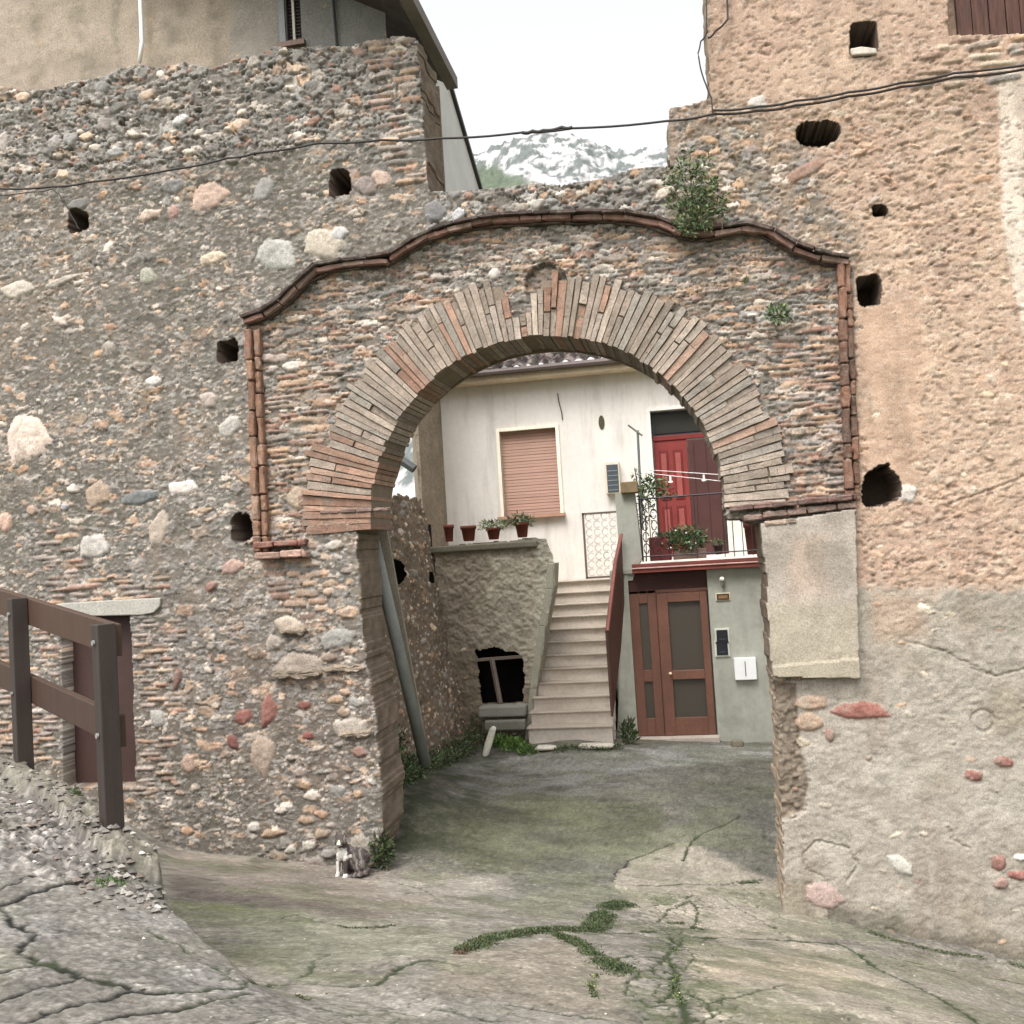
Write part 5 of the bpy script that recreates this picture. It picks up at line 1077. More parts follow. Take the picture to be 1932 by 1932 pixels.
# ------------------------------------------------------------------ HOUSE above the left wall
uh = empty('upper_house', (-5.2, 8.95, 7.6), 'tan rendered house rising behind the top of the left stone wall', 'house')
HY = 8.9
def U2(px, py): q = atY(px, py, HY); return (q[0], q[2])
uw = [U2(p[0], p[1]) for p in [(530, -120), (530, 84), (568, 84), (568, -120)]]
rl = [(-3.8, 9.05), (-2.15, 8.10)]
def umask(UU, VV, b):
    X = UU-8.6; Z = VV+7.2
    return (Z < np.interp(X, [-9, -3.9, -2.15], [12.3, 9.12, 8.10])+.02) & (X < -2.52) & ~((X > uw[0][0]) & (X < uw[2][0]) & (Z > uw[1][1]))
def ucol(UU, VV, c, a, b):
    X = UU-8.6; Z = VV+7.2; px_, py_ = to_px(X, np.full_like(X, HY), Z)
    def bb(mk, col): nonlocal c; c = c*(1-mk[..., None])+s2l(col)*mk[..., None]
    bb(sstep(430, 450, px_+(b-.5)*30)*.8, (134, 129, 121)); bb(sstep(520, 532, px_)*.9, (122, 121, 118))
    for xx, w_ in [(150, 22), (318, 26), (60, 12), (225, 10), (400, 14)]: bb(np.exp(-((px_-xx+(a-.5)*50)/w_)**2)*.5*sstep(.3, .6, b), (104, 98, 84))
    return c
relief('rendered_wall', uh, (-8.6, HY, 7.2), (1, 0, 0), (0, 0, 1), (0, -1, 0), 6.3, 2.6, .025, (148, 136, 122), [(60, .01, .02, (.4, .9), ['tan'], .004, None)], umask, .012, colf=ucol, seed=470)
g = MB(); g.box(-8.6, -2.9, 9.9, 10.1, 6.8, 8.3, s2l((134, 130, 122))); g.box(-2.80, -2.64, 9.0, 9.9, 6.8, 8.2, s2l((134, 130, 122))); g.build('side_wall', M['plaster'], uh)
g = MB(); g.prism([(-6.5, 8.1, 10.62), (-2.15, 8.1, 8.10), (-2.15, 8.1, 8.20), (-6.5, 8.1, 10.74)], (0, 2.0, 0), s2l((84, 76, 72))); g.prism([(-2.22, 8.05, 8.10), (-2.10, 8.05, 8.10), (-2.10, 8.05, 8.22), (-2.22, 8.05, 8.22)], (0, 2.12, 0), s2l((118, 112, 106))); g.build('roof', M['plaster'], uh)
g = MB(); a = uw[0][0]; b = uw[2][0]; wz = uw[1][1]
g.box(a, b, HY+.06, HY+.10, wz, 9.4, s2l((44, 36, 34))); 
for q in range(40): g.box(a+.02, b-.02, HY+.045, HY+.06, wz+.02+q*.034, wz+.034+q*.034, s2l((52, 42, 40)))
g.box((a+b)/2-.012, (a+b)/2+.012, HY+.02, HY+.05, wz, 9.4, s2l((196, 190, 180))); uo = g.build('window', M['paint'], uh); uo['label'] = 'narrow dark louvred window'
g = MB(); g.box(a-.06, a, HY-.02, HY+.06, wz-.03, 9.3, s2l((132, 134, 136))); g.box(a-.08, b+.05, HY-.05, HY+.06, wz-.05, wz, s2l((120, 98, 86))); g.build('frame', M['paint'], uo)
p = atY(628, 0, HY-.03); g = MB(); g.tube([(p[0]-.02, HY-.03, 9.2), (p[0]+.02, HY-.03, 7.9)], .014, 6, s2l((60, 60, 62))); g.build('thin_pipe', M['paint'], uh)
g = MB(); g.tube([atY(q[0], q[1], WY+.20) for q in [(264, -60), (265, 0), (267, 55), (268, 80), (263, 118)]], .021, 10, s2l((240, 240, 236))); wp = g.build('drain_pipe', M['white'], None, smooth=True)
tag(wp, 'thin white drain pipe ending on top of the left stone wall', 'pipe')

# ------------------------------------------------------------------ overhead cables
def cable(name, pts, Y, r, lab, col=(52, 47, 44), n=6):
    g = MB(); P_ = [atY(q[0], q[1], q[2] if len(q) > 2 else Y) for q in pts]
    out = []
    for i in range(len(P_)-1):
        for t in np.linspace(0, 1, 6)[:-1]: out.append(P_[i]+(P_[i+1]-P_[i])*t+np.array([0, 0, -.012*math.sin(math.pi*t)]))
    out.append(P_[-1]); g.tube(out, r, n, s2l(col)); o = g.build(name, M['wire'], None, smooth=True); tag(o, lab, 'cable'); return o
cable('cable', [(-80, 362), (0, 356), (100, 352), (165, 344), (330, 319), (430, 298), (480, 289), (600, 270), (720, 264), (830, 261), (985, 250), (1080, 242), (1260, 228), (1345, 215), (1430, 209), (1500, 199), (1600, 182), (1700, 164), (1800, 146), (1932, 131), (2000, 120)], 8.50, .010, 'main dark cable crossing the whole gateway from wall to wall')
cable('cable', [(1345, 208), (1430, 201), (1500, 190), (1600, 174), (1700, 156), (1800, 138), (2000, 112)], 8.48, .010, 'second cable running just above the main cable on the salmon house')
cable('cable', [(-60, 372), (60, 362), (100, 356), (112, 366), (128, 392), (142, 418), (150, 432)], 8.47, .005, 'thin pale wire drooping into the square hole at the far left', (150, 140, 124))
cable('cable', [(985, 250, 8.5), (1005, 247, 8.5), (1025, 246, 8.5), (1060, 240, 8.5), (1080, 240, 8.5)], 8.5, .015, 'thick taped splice on the cable in front of the mountain', (86, 80, 76))
cable('cable', [(1333, -60), (1333, 50), (1334, 60), (1322, 78), (1317, 100), (1322, 130), (1332, 160), (1342, 184), (1345, 215)], 8.52, .007, 'thin cable looping down the corner of the salmon house', (70, 66, 84))
cable('cable', [(1368, -60), (1372, 0), (1373, 36), (1350, 58), (1336, 72)], 8.54, .009, 'short dark cable bending at the top of the salmon house corner', (92, 82, 76))

# ------------------------------------------------------------------ timber railing on the ramp edge
ra = empty('railing', (-3.03, 4.7, 1.8), 'dark brown two rail fence along the curb of the ramp', 'fence')
def railpt(t): return np.array([lerp(-3.03, -4.2, t), lerp(4.7, 5.6, t)])
dirv = np.array([-1.17, .9]); dirv /= np.linalg.norm(dirv); nv = np.array([dirv[1], -dirv[0]])       # nv points back to the street side
if nv[1] > 0: nv = -nv
def post(t, z0, z1, nm='post'):
    c = railpt(t); h = .048; g = MB(); q = []
    for zz_, k in ((z0, 0), (z1, 1)):
        for (a, b) in ((-h, -h), (h, -h), (h, h), (-h, h)):
            p = c+dirv*a+nv*b; q.append((p[0], p[1], zz_))
    g.hexa(q, s2l((50, 42, 38))); g.build(nm, M['railw'], ra, bevel=.005)
M['railw'] = mat_var('brown_stained_timber', None, .55, .35, 3, (.85, 1.15), 40, (.85, 1.15), .25, .003, stretch=(6, 6, 1))
z2t = atY(210, 1178, 4.7)[2]; z1t = atY(40, 1128, 5.6)[2]
post(0, 1.6, z2t+.005); post(1, 1.75, z1t); post(2.1, 1.8, z1t+.12); 
def rail(t0, t1, za, zb, h, off, col):
    a, b = railpt(t0)+nv*off, railpt(t1)+nv*off; w = nv*.022; g = MB()
    g.hexa([(*(a-w), za-h), (*(a+w), za-h), (*(a+w), za), (*(a-w), za), (*(b-w), zb-h), (*(b+w), zb-h), (*(b+w), zb), (*(b-w), zb)], s2l(col)); g.build('rail', M['railw'], ra, bevel=.005)
sl_ = z1t-z2t
rail(.0, 2.2, z2t-.003, z2t+sl_*2.2, .17, -.072, (66, 48, 38))
m2 = atY(190, 1350, 4.75)[2]; m1 = atY(50, 1283, 5.5)[2]
rail(.0, 2.2, m2, m2+(m1-m2)*2.2/.92, .17, -.072, (60, 44, 35))

for t_ in (0, 1):
    for zz_ in ((z2t-.09, z2t+.93*sl_-.09), (m2-.09, m1-.09)):
        c_2 = railpt(t_)+nv*.05; g = MB(); z_ = zz_[t_]; g.tube([(*c_2, z_), (*(c_2+nv*.012), z_)], .014, 8, s2l((120, 112, 104))); g.build('bolt', M['metal'], ra)
# ------------------------------------------------------------------ steel section leaning in the passage
tp0 = atY(694, 976, 9.20); bt_ = atX(801, 1434, -2.86)
g = MB(); d_ = bt_-tp0; g.tube([tp0, tp0+d_*.5, bt_+d_*.02], .062, 14, s2l((150, 152, 148))); bm_o = g.build('leaning_pipe', M['metal'], None, smooth=True); tag(bm_o, 'long round grey pipe leaning in the passage just inside the left jamb', 'pipe')
g = MB(); o_ = np.array([.10, .10, .0]); sx = np.array([.06, 0, .01])
tq, bq = atY(716, 985, 9.35), atX(800, 1425, -2.95); g.hexa([tq-sx, tq+sx, tq+sx+[0, .04, 0], tq-sx+[0, .04, 0], bq-sx*.7, bq+sx*.7, bq+sx*.7+[0, .04, 0], bq-sx*.7+[0, .04, 0]], s2l((136, 128, 116)))
pk = g.build('leaning_plank', M['masonry'], None, bevel=.005); tag(pk, 'dull grey plank leaning beside the round grey pipe', 'plank')

# ------------------------------------------------------------------ plants
def leaves(mb, cen, rad, n, size, cols, shell=.45, droop=0.0, up=0.0, clump=0):
    cen = np.array(cen, float); rad = np.array(rad, float)
    cl = [RNG.normal(0, 1, 3) for _ in range(clump)]; cl = [c_/np.linalg.norm(c_)*U(.35, .95) for c_ in cl]
    for _ in range(n):
        d = RNG.normal(0, 1, 3); d /= np.linalg.norm(d); 
        if clump: c_ = cl[RNG.integers(clump)]; q = c_+d*U(0, .34)
        else: q = d*(shell+(1-shell)*RNG.random()**.6)
        if U(0, 1) < .06: q = q*1.25
        p = cen+q*rad; L = size*U(.6, 1.3); W = L*U(.28, .45)
        ax = RNG.normal(0, 1, 3)+d*1.0+np.array([0, 0, up]); ax /= np.linalg.norm(ax); sd_ = np.cross(ax, RNG.normal(0, 1, 3)); sd_ /= (np.linalg.norm(sd_)+1e-9); nn_ = np.cross(ax, sd_)
        c = s2l(cols[RNG.integers(len(cols))])*U(.7, 1.25)
        mb.add([p, p+ax*L*.5+sd_*W*.5+nn_*L*.08, p+ax*L, p+ax*L*.5-sd_*W*.5+nn_*L*.08], [(0, 1, 2, 3)], c)
GREEN = [(70, 92, 58), (84, 106, 66), (58, 78, 50), (96, 116, 74), (64, 84, 60)]
MOSS = [(56, 70, 42), (66, 80, 46), (46, 58, 38), (76, 84, 52), (70, 66, 46)]
bush = empty('wall_bush', atY(1315, 430, 8.55), 'leafy green caper bush growing out of the wall above the brick cornice', 'bush')
g = MB(); root = atY(1310, 425, 8.6)
for (px_, py_) in [(1280, 310), (1300, 300), (1330, 320), (1350, 340), (1270, 360), (1360, 380), (1290, 400), (1340, 420), (1310, 350)]:
    e = atY(px_, py_, 8.42); g.tube([root, (root+e)/2+np.array([0, -.05, .03]), e], .009, 5, s2l((96, 84, 64)), r2=.003)
g.build('stem', M['brick'], bush)
g = MB(); BG = [(76, 96, 62), (90, 110, 70), (62, 80, 52), (104, 118, 78), (54, 68, 46), (112, 110, 74)]
for (px_, py_, rr, n) in [(1288, 318, .07, 60), (1316, 330, .08, 80), (1342, 352, .07, 70), (1272, 352, .07, 60), (1310, 372, .10, 130), (1350, 392, .07, 60), (1290, 398, .09, 90), (1325, 412, .10, 110), (1300, 430, .07, 60), (1260, 330, .035, 14), (1338, 305, .04, 16), (1368, 372, .035, 14), (1262, 385, .04, 16), (1300, 292, .035, 14), (1322, 300, .03, 10), (1365, 398, .05, 18), (1280, 425, .05, 26), (1335, 375, .07, 50)]:
    for zz_ in (.03, .05): leaves(g, atY(px_, py_, 8.42), (rr, .11, rr*1.15), n, zz_, BG, .15, up=.3)
g.build('foliage', M['leaf'], bush, fixn=False)
def plant(name, cen, rad, n, size, cols, lab, cat='plant', group=None, up=.6, clump=0):
    g = MB(); leaves(g, cen, rad, n, size, cols, .1, up=up, clump=clump); o = g.build(name, M['leaf'], None, fixn=False); tag(o, lab, cat, group); return o
plant('wall_plant', atY(1466, 592, 8.52), (.10, .05, .07), 160, .05, GREEN+[(96, 110, 60)], 'small weed rooted in the brickwork right of the arch crown')
plant('wall_plant', atY(1408, 530, 8.53), (.05, .03, .025), 30, .035, MOSS, 'tiny dark tuft just under the cornice at the right')
plant('jamb_weed', (*hit(722, 1642, H_at)[:2], zg(*hit(722, 1642, H_at)[:2])+.16), (.10, .10, .17), 420, .06, MOSS, 'dark green weed at the foot of the left jamb beside the cat')
# weeds along the passage wall
g = MB()
for (px_, py_, X_, r1, r2, n) in [(742, 1440, -3.12, .12, .26, 520), (752, 1465, -3.05, .14, .16, 360), (770, 1455, -3.02, .16, .15, 360), (728, 1405, -3.18, .10, .24, 260), (800, 1440, -2.98, .2, .12, 300), (835, 1428, -2.95, .2, .10, 260), (862, 1412, -2.98, .2, .13, 260), (886, 1400, -2.98, .16, .18, 240), (903, 1380, -3.0, .12, .2, 160), (748, 1395, -3.15, .12, .18, 180), (745, 1475, -3.0, .10, .12, 160)]:
    h_ = atX(px_, py_, X_); leaves(g, (h_[0], h_[1], h_[2]), (r1, .22, r2), n, .055, MOSS+GREEN[:2], .1, up=.8)
o = g.build('weeds', M['leaf'], None, fixn=False); tag(o, 'tangle of weeds along the foot of the passage wall', 'weeds', kind='stuff')
g = MB()
for (px_, py_, r1, r2, n) in [(950, 1400, .14, .10, 260), (975, 1406, .18, .09, 320), (995, 1412, .14, .06, 160), (935, 1388, .10, .12, 120)]:
    h_ = hit(px_, py_+6, H_at); leaves(g, (h_[0], h_[1]-.1, h_[2]+r2*.5), (r1, .12, r2), n, .06, [(86, 112, 52), (72, 98, 46), (98, 124, 60)], .1, up=1.2)
for (px_, py_, w) in [(1062, 1414, .1), (1082, 1411, .14), (1110, 1412, .16), (1140, 1414, .14), (1165, 1410, .1)]:
    h_ = hit(px_, py_, H_at); leaves(g, (h_[0], h_[1]-.08, h_[2]+.02), (w, .10, .025), 120, .035, MOSS+[(86, 108, 52)], .1, up=.6)
h_ = hit(1188, 1404, H_at); leaves(g, (h_[0], h_[1]-.05, h_[2]+.14), (.09, .06, .17), 160, .09, MOSS+GREEN[:2], .1, up=1.6)
o = g.build('courtyard_grass', M['leaf'], None, fixn=False); tag(o, 'patches of grass and moss at the foot of the steps', 'grass', kind='stuff')
# moss ridges in the road joints, hugging the ground
g = MB()
def mossline(pts, w, n, hh, cols=MOSS, size=.028):
    P_ = [np.array(q) for q in hl(pts)]; hh *= .5; size *= .55; n *= 2.0
    for i in range(len(P_)-1):
        L = np.linalg.norm(P_[i+1]-P_[i]); wi = (w if np.isscalar(w) else lerp(w[0], w[1], i/max(1, len(P_)-2)))*1.15
        for _ in range(int(n*L)):
            t = RNG.random()
            if vn(P_[i][0]*9+(P_[i+1][0]-P_[i][0])*t*9, P_[i][1]*9+t*(P_[i+1][1]-P_[i][1])*9, 809) < .3: continue
            if wi < .039 and vn(P_[i][0]*6+(P_[i+1][0]-P_[i][0])*t*6, P_[i][1]*6+t*(P_[i+1][1]-P_[i][1])*6, 808) < .5: continue
            q = P_[i]+(P_[i+1]-P_[i])*t+RNG.normal(0, wi*.42, 2); z = zg(q[0], q[1])
            e = max(0, 1-np.hypot(*(q-(P_[i]+(P_[i+1]-P_[i])*t)))/(wi*1.1)); L_2 = size*U(.5, 1.3)
            ax = np.array([RNG.normal(0, 1), RNG.normal(0, 1), U(.2, 1.6)]); ax /= np.linalg.norm(ax); sd_ = np.cross(ax, RNG.normal(0, 1, 3)); sd_ /= np.linalg.norm(sd_)
            p = np.array([q[0], q[1], z-.004+hh*e*U(0, 1)]); c = s2l(cols[RNG.integers(len(cols))])*U(.7, 1.2)
            g.add([p, p+ax*L_2*.5+sd_*L_2*.25, p+ax*L_2, p+ax*L_2*.5-sd_*L_2*.25], [(0, 1, 2, 3)], c)
mossline([(880, 1797), (904, 1785), (940, 1769), (993, 1762), (1064, 1758), (1118, 1756)], .085, 4200, .06)
mossline([(1118, 1756), (1135, 1735), (1150, 1716), (1168, 1706), (1186, 1710)], .10, 6000, .08)
mossline([(1053, 1768), (1080, 1776), (1110, 1797), (1135, 1812), (1158, 1826), (1170, 1838)], (.055, .11), 4600, .06)
mossline([(848, 1812), (870, 1800), (885, 1796)], .035, 1600, .03, [(96, 78, 62), (84, 70, 54)])
mossline([(1253, 1755), (1316, 1766), (1422, 1768), (1470, 1772)], .022, 1100, .02)
mossline([(1240, 1745), (1290, 1740), (1325, 1750)], .03, 900, .02)
mossline([(1130, 1835), (1115, 1860), (1125, 1890)], .03, 600, .015, MOSS+[(104, 116, 60)])
mossline([(1275, 1790), (1262, 1812), (1275, 1840), (1272, 1868), (1290, 1910)], .03, 800, .02, MOSS+[(96, 112, 58)])
mossline([(1190, 1758), (1253, 1760), (1275, 1780)], .018, 900, .015)
mossline([(500, 1862), (560, 1860), (640, 1864), (701, 1866)], .022, 900, .015, MOSS+[(96, 104, 60)])
mossline([(560, 1884), (600, 1896), (650, 1908)], .02, 500, .012)
mossline([(1640, 1760), (1700, 1780), (1760, 1794), (1830, 1806), (1932, 1826)], .05, 700, .03, MOSS+[(90, 88, 66)])
mossline([(185, 1664), (210, 1668), (234, 1670)], .04, 1500, .03, [(86, 112, 58), (74, 98, 52)])
mossline([(100, 1470), (118, 1486), (136, 1510), (150, 1532)], .05, 1600, .06)
mossline([(1340, 1672), (1400, 1668), (1430, 1664)], .02, 900, .015)
mossline([(640, 1750), (700, 1752), (745, 1750)], .02, 500, .01)
mossline([(760, 1480), (800, 1455), (840, 1440), (890, 1420)], .10, 1500, .03)
mossline([(800, 1822), (755, 1832), (701, 1862)], .018, 500, .012)
o = g.build('moss', M['leaf'], None, fixn=False); tag(o, 'dark green moss and weeds in the joints of the old concrete', 'moss', kind='stuff')
# loose gravel by the curb
g = MB()
for _ in range(1500):
    px_, py_ = U(-60, 320), U(1450, 1720)
    lo = np.interp(px_, [-60, 60, 200, 320], [1440, 1462, 1560, 1630])
    if py_ < lo+8 or py_ > lo+150+RNG.random()*20: continue
    if RNG.random() > np.interp(py_-lo, [0, 60, 120, 170], [.9, .9, .5, .05]): continue
    h_ = hit(px_, py_, H_ramp); r_ = .008+.018*RNG.random()**2.2; z = zg(h_[0], h_[1])
    V = []
    for (a, b, c) in [(1, 0, 0), (0, 1, 0), (-1, 0, 0), (0, -1, 0), (0, 0, .8), (0, 0, -.6)]: V.append((h_[0]+a*r_*U(.7, 1.4), h_[1]+b*r_*U(.7, 1.4), z+r_*.3+c*r_*U(.6, 1.1)))
    g.add(V, [(0, 1, 4), (1, 2, 4), (2, 3, 4), (3, 0, 4), (1, 0, 5), (2, 1, 5), (3, 2, 5), (0, 3, 5)], s2l([(112, 108, 102), (88, 85, 80), (138, 133, 126), (104, 94, 86), (168, 164, 156)][RNG.choice(5, p=[.35, .3, .15, .15, .05])]))
for _ in range(420):
    px_, py_ = U(200, 1932), U(1640, 1932); h_ = hit(px_, py_, H_at)
    if h_[1] > 8.3: continue
    r_ = .003+.007*RNG.random()**2.5; z = zg(h_[0], h_[1]); V = []
    for (a, b, c) in [(1, 0, 0), (0, 1, 0), (-1, 0, 0), (0, -1, 0), (0, 0, .8), (0, 0, -.6)]: V.append((h_[0]+a*r_*U(.7, 1.4), h_[1]+b*r_*U(.7, 1.4), z+r_*.2+c*r_*U(.6, 1.1)))
    g.add(V, [(0, 1, 4), (1, 2, 4), (2, 3, 4), (3, 0, 4), (1, 0, 5), (2, 1, 5), (3, 2, 5), (0, 3, 5)], s2l([(120, 114, 104), (80, 76, 68), (160, 154, 142), (104, 84, 66)][RNG.integers(4)]))
o = g.build('gravel', M['masonry'], None); tag(o, 'loose gravel spilled along the curb and grit over the paving', 'gravel', kind='stuff')

# ------------------------------------------------------------------ flower pots on the terrace wall
def pot(px_, py_, Y, wpx, hpx, lab, grp, plant_kind=None, col=(112, 64, 52)):
    b = atY(px_, py_, Y); k = Y/FPX*1.02; r = wpx*k/2; h = hpx*k
    t = empty('flower_pot', b, lab, 'flower pot', grp)
    g = MB(); g.lathe(b, [(r*.62, 0), (r*.68, .01), (r*.9, h*.78), (r*1.02, h*.79), (r*1.05, h), (r*.92, h), (r*.86, h*.86)], 20, s2l(col)); g.build('pot', M['terr2'], t, smooth=True)
    g = MB(); g.lathe((b[0], b[1], b[2]+h*.8), [(.001, 0), (r*.88, 0), (r*.85, .015), (.001, .02)], 14, s2l((60, 48, 38))); g.build('soil', M['masonry'], t)
    if plant_kind:
        g = MB(); n, sz, rad, cols, up = plant_kind; leaves(g, (b[0], b[1], b[2]+h+rad[2]*.5), rad, n, sz, cols, .1, up=up); g.build('foliage', M['leaf'], t, fixn=False)
    return t
M['terr2'] = mat_var('terracotta_pot', None, .85, .2, 8, (.82, 1.12), 60, (.88, 1.1), .2, .002)
PG = 'terracotta pots on the terrace wall'
g = MB(); g.box(-3.6, -2.02, 13.26, 13.62, 3.14, 3.235, s2l((112, 108, 94))); g.build('coping', M['masonry'], tw, bevel=.02)
pot(848, 1022, 13.42, 20, 32, 'slim empty terracotta pot nearest the passage wall on the terrace', PG)
pot(885, 1021, 13.42, 30, 29, 'wide empty terracotta pot second from the passage wall', PG)
pot(932, 1018, 13.42, 28, 22, 'terracotta pot with a pale trailing succulent on the terrace wall', PG, (260, .06, (.20, .12, .07), [(112, 124, 92), (132, 140, 108), (92, 106, 76), (176, 170, 140)], .2))
pot(986, 1014, 13.42, 27, 28, 'terracotta pot with a grey green plant nearest the steps', PG, (260, .06, (.20, .12, .075), [(96, 108, 74), (110, 116, 84), (80, 92, 62)], .3))

# ------------------------------------------------------------------ balcony above the porch
br_ = empty('balcony_railing', (.2, 13.8, sz1), 'thin black iron railing on the porch terrace in front of the red door', 'railing')
zf = sz1+.03; q0 = atY(1203, 942, 13.86); 
g = MB(); g.tube([q0, (1.5, 13.86, q0[2]+.01)], .013, 6, s2l((40, 36, 36))); g.tube([(q0[0]+.02, 13.86, zf+.07), (1.5, 13.86, zf+.07)], .010, 6, s2l((40, 36, 36))); g.build('rail', M['darkiron'], br_)
for k in range(0, 19):
    x = q0[0]+.02+k*.125
    if k in (3, 4, 5, 6, 7, 8, 9) and k % 3: continue
    g = MB(); g.tube([(x, 13.86, zf), (x, 13.86, q0[2])], .013 if k == 0 else .006, 6, s2l((36, 34, 36))); g.build('baluster', M['darkiron'], br_)
for k in range(2):
    for b in range(5):
        g = MB(); cx, cz = q0[0]+.08+k*.125, zf+.18+b*.16
        g.tube([(cx+.045*math.cos(t)*(1-.05*t), 13.86, cz+.07*math.sin(t)) for t in np.linspace(.2, 6.0, 10)], .008, 5, s2l((60, 56, 56))); g.build('scroll', M['darkiron'], br_)
tr = empty('planter', (*atY(1262, 1046, 13.95),), 'long dark red planter with a bushy green plant on the porch terrace', 'planter')
g = MB(); a = atY(1226, 1048, 13.98); b = atY(1262, 1012, 13.98); g.box(a[0], b[0]+.02, 13.98, 14.22, zf, b[2], s2l((104, 44, 44))); g.box(b[0]+.04, b[0]+.5, 14.0, 14.2, zf, zf+.14, s2l((120, 96, 86))); g.build('trough', M['paint'], tr, bevel=.01)
g = MB(); leaves(g, atY(1292, 1018, 14.05), (.34, .14, .19), 900, .07, GREEN+[(84, 104, 62)], .1, up=.3); leaves(g, atY(1250, 1020, 14.05), (.14, .1, .12), 220, .06, GREEN, .1)
for _ in range(6): p = atY(U(1262, 1330), U(1000, 1035), 13.93); g.add([p, p+[.02, 0, 0], p+[.02, 0, .02], p+[0, 0, .02]], [(0, 1, 2, 3)], s2l((236, 232, 226)))
g.build('foliage', M['leaf'], tr, fixn=False)
c_ = empty('climbing_plant', atY(1210, 940, 13.9), 'thin climbing plant with leaves at the corner post of the terrace', 'plant')
g = MB(); g.tube([(q0[0]+.06, 13.95, zf), (q0[0]+.09, 13.95, q0[2]-.3), (q0[0]+.05, 13.95, q0[2]), (q0[0]+.1, 13.95, q0[2]+.2)], .012, 5, s2l((90, 76, 56))); g.tube([(q0[0]+.02, 13.95, q0[2]), atY(1203, 915, 13.95), atY(1198, 888, 13.95)], .008, 5, s2l((90, 76, 56))); g.build('stem', M['brick'], c_)
g = MB(); leaves(g, atY(1228, 918, 13.95), (.22, .12, .16), 260, .075, GREEN+[(110, 120, 76)], .1); leaves(g, atY(1215, 960, 13.95), (.12, .08, .26), 130, .06, GREEN+[(120, 122, 92)], .1); leaves(g, atY(1200, 892, 13.95), (.05, .05, .09), 28, .06, GREEN, .1); leaves(g, atY(1255, 930, 13.95), (.12, .1, .1), 80, .06, GREEN, .1); g.build('foliage', M['leaf'], c_, fixn=False)
g = MB(); c = atY(1190, 922, 13.75); g.box(c[0]-.14, c[0]+.10, 13.72, 13.98, c[2]-.06, c[2]+.10, s2l((128, 110, 84))); o = g.build('window_box', M['terr2'], None, bevel=.012); tag(o, 'small brown plant box on top of the corner post', 'plant box')
pot(1420, 1046, 14.1, 26, 62, 'tall terracotta jar at the right end of the porch terrace', 'pots on the porch terrace', None, (92, 52, 46))
pot(1356, 1046, 14.1, 18, 18, 'small dark pot between the planter and the tall jar', 'pots on the porch terrace', (60, .05, (.08, .08, .05), GREEN, .4), (70, 56, 52))
cp = empty('clothes_line', atY(1210, 935, 15.5), 'grey clothes line pole with two thin lines running past the red door', 'clothes line')
g = MB(); t_ = atY(1203, 812, 15.5); b_2 = atY(1212, 1000, 15.5); g.tube([t_, b_2], .02, 8, s2l((104, 108, 106))); g.tube([atY(1185, 802, 15.45), atY(1212, 822, 15.5)], .016, 6, s2l((120, 118, 112))); g.build('pole', M['paint'], cp)
for (pa_, pb_) in [((1212, 886), (1410, 899)), ((1212, 892), (1410, 913))]:
    g = MB(); g.tube([atY(*pa_, 15.3), atY(*pb_, 15.0)], .0065, 5, s2l((206, 200, 198))); g.build('line', M['paint'], cp)
for (px_, py_) in [(1265, 905), (1328, 902)]:
    pg = atY(px_, py_, 15.1); g = MB(); g.box(pg[0]-.014, pg[0]+.014, 15.08, 15.12, pg[2]-.05, pg[2]+.05, s2l((232, 228, 226))); g.box(pg[0]-.035, pg[0]+.035, 15.085, 15.1, pg[2]-.045, pg[2]-.02, s2l((226, 220, 218))); g.build('peg', M['paint'], cp, bevel=.004)

# ------------------------------------------------------------------ loose stones
def rock(name, cen, rad, col, lab, lean=0):
    me = bpy.data.meshes.new(name); bm = bmesh.new(); bmesh.ops.create_icosphere(bm, subdivisions=3, radius=1)
    for v in bm.verts:
        q = np.array(v.co); k = np.max(np.abs(q))**.55; q = q/max(.35, k)*.9; nn_ = 1+.22*(float(fbm(q[0]*2+cen[0]*9+q[2], q[1]*2+cen[1]+q[2]*1.3, 600, 3))-.5); v.co = Vector(q*nn_*np.array(rad))
        if lean: v.co.x += v.co.z*lean
    bm.to_mesh(me); bm.free(); at = me.color_attributes.new('Col', 'FLOAT_COLOR', 'POINT')
    for i in range(len(me.vertices)): at.data[i].color = (*s2l(col), 1)
    o = link(name, me, M['masonry']); o.location = cen; tag(o, lab, 'stone'); return o
h_ = hit(828, 1402, H_at); rock('stone_block', (h_[0], h_[1]-.1, h_[2]+.12), (.14, .12, .13), (162, 160, 146), 'pale squarish stone block lying against the passage wall')
h_ = hit(918, 1424, H_at); rock('stone_slab', (h_[0]+.05, h_[1]-.02, h_[2]+.17), (.055, .04, .22), (206, 202, 186), 'narrow white stone standing on edge before the cellar opening', .35)
h_ = hit(1388, 1406, H_at); rock('stone_lump', (h_[0]+.02, h_[1]-.1, h_[2]+.04), (.09, .07, .06), (120, 112, 98), 'small brown stone beside the threshold of the brown door')
h_ = hit(1030, 1412, H_at); rock('step_slab', (h_[0], h_[1]-.05, h_[2]+.02), (.16, .10, .03), (196, 190, 176), 'thin pale slab lying at the left foot of the steps')
h_ = hit(1125, 1410, H_at); rock('step_slab', (h_[0], h_[1]-.05, h_[2]+.03), (.26, .10, .035), (186, 178, 164), 'wide pale slab lying at the right foot of the steps')

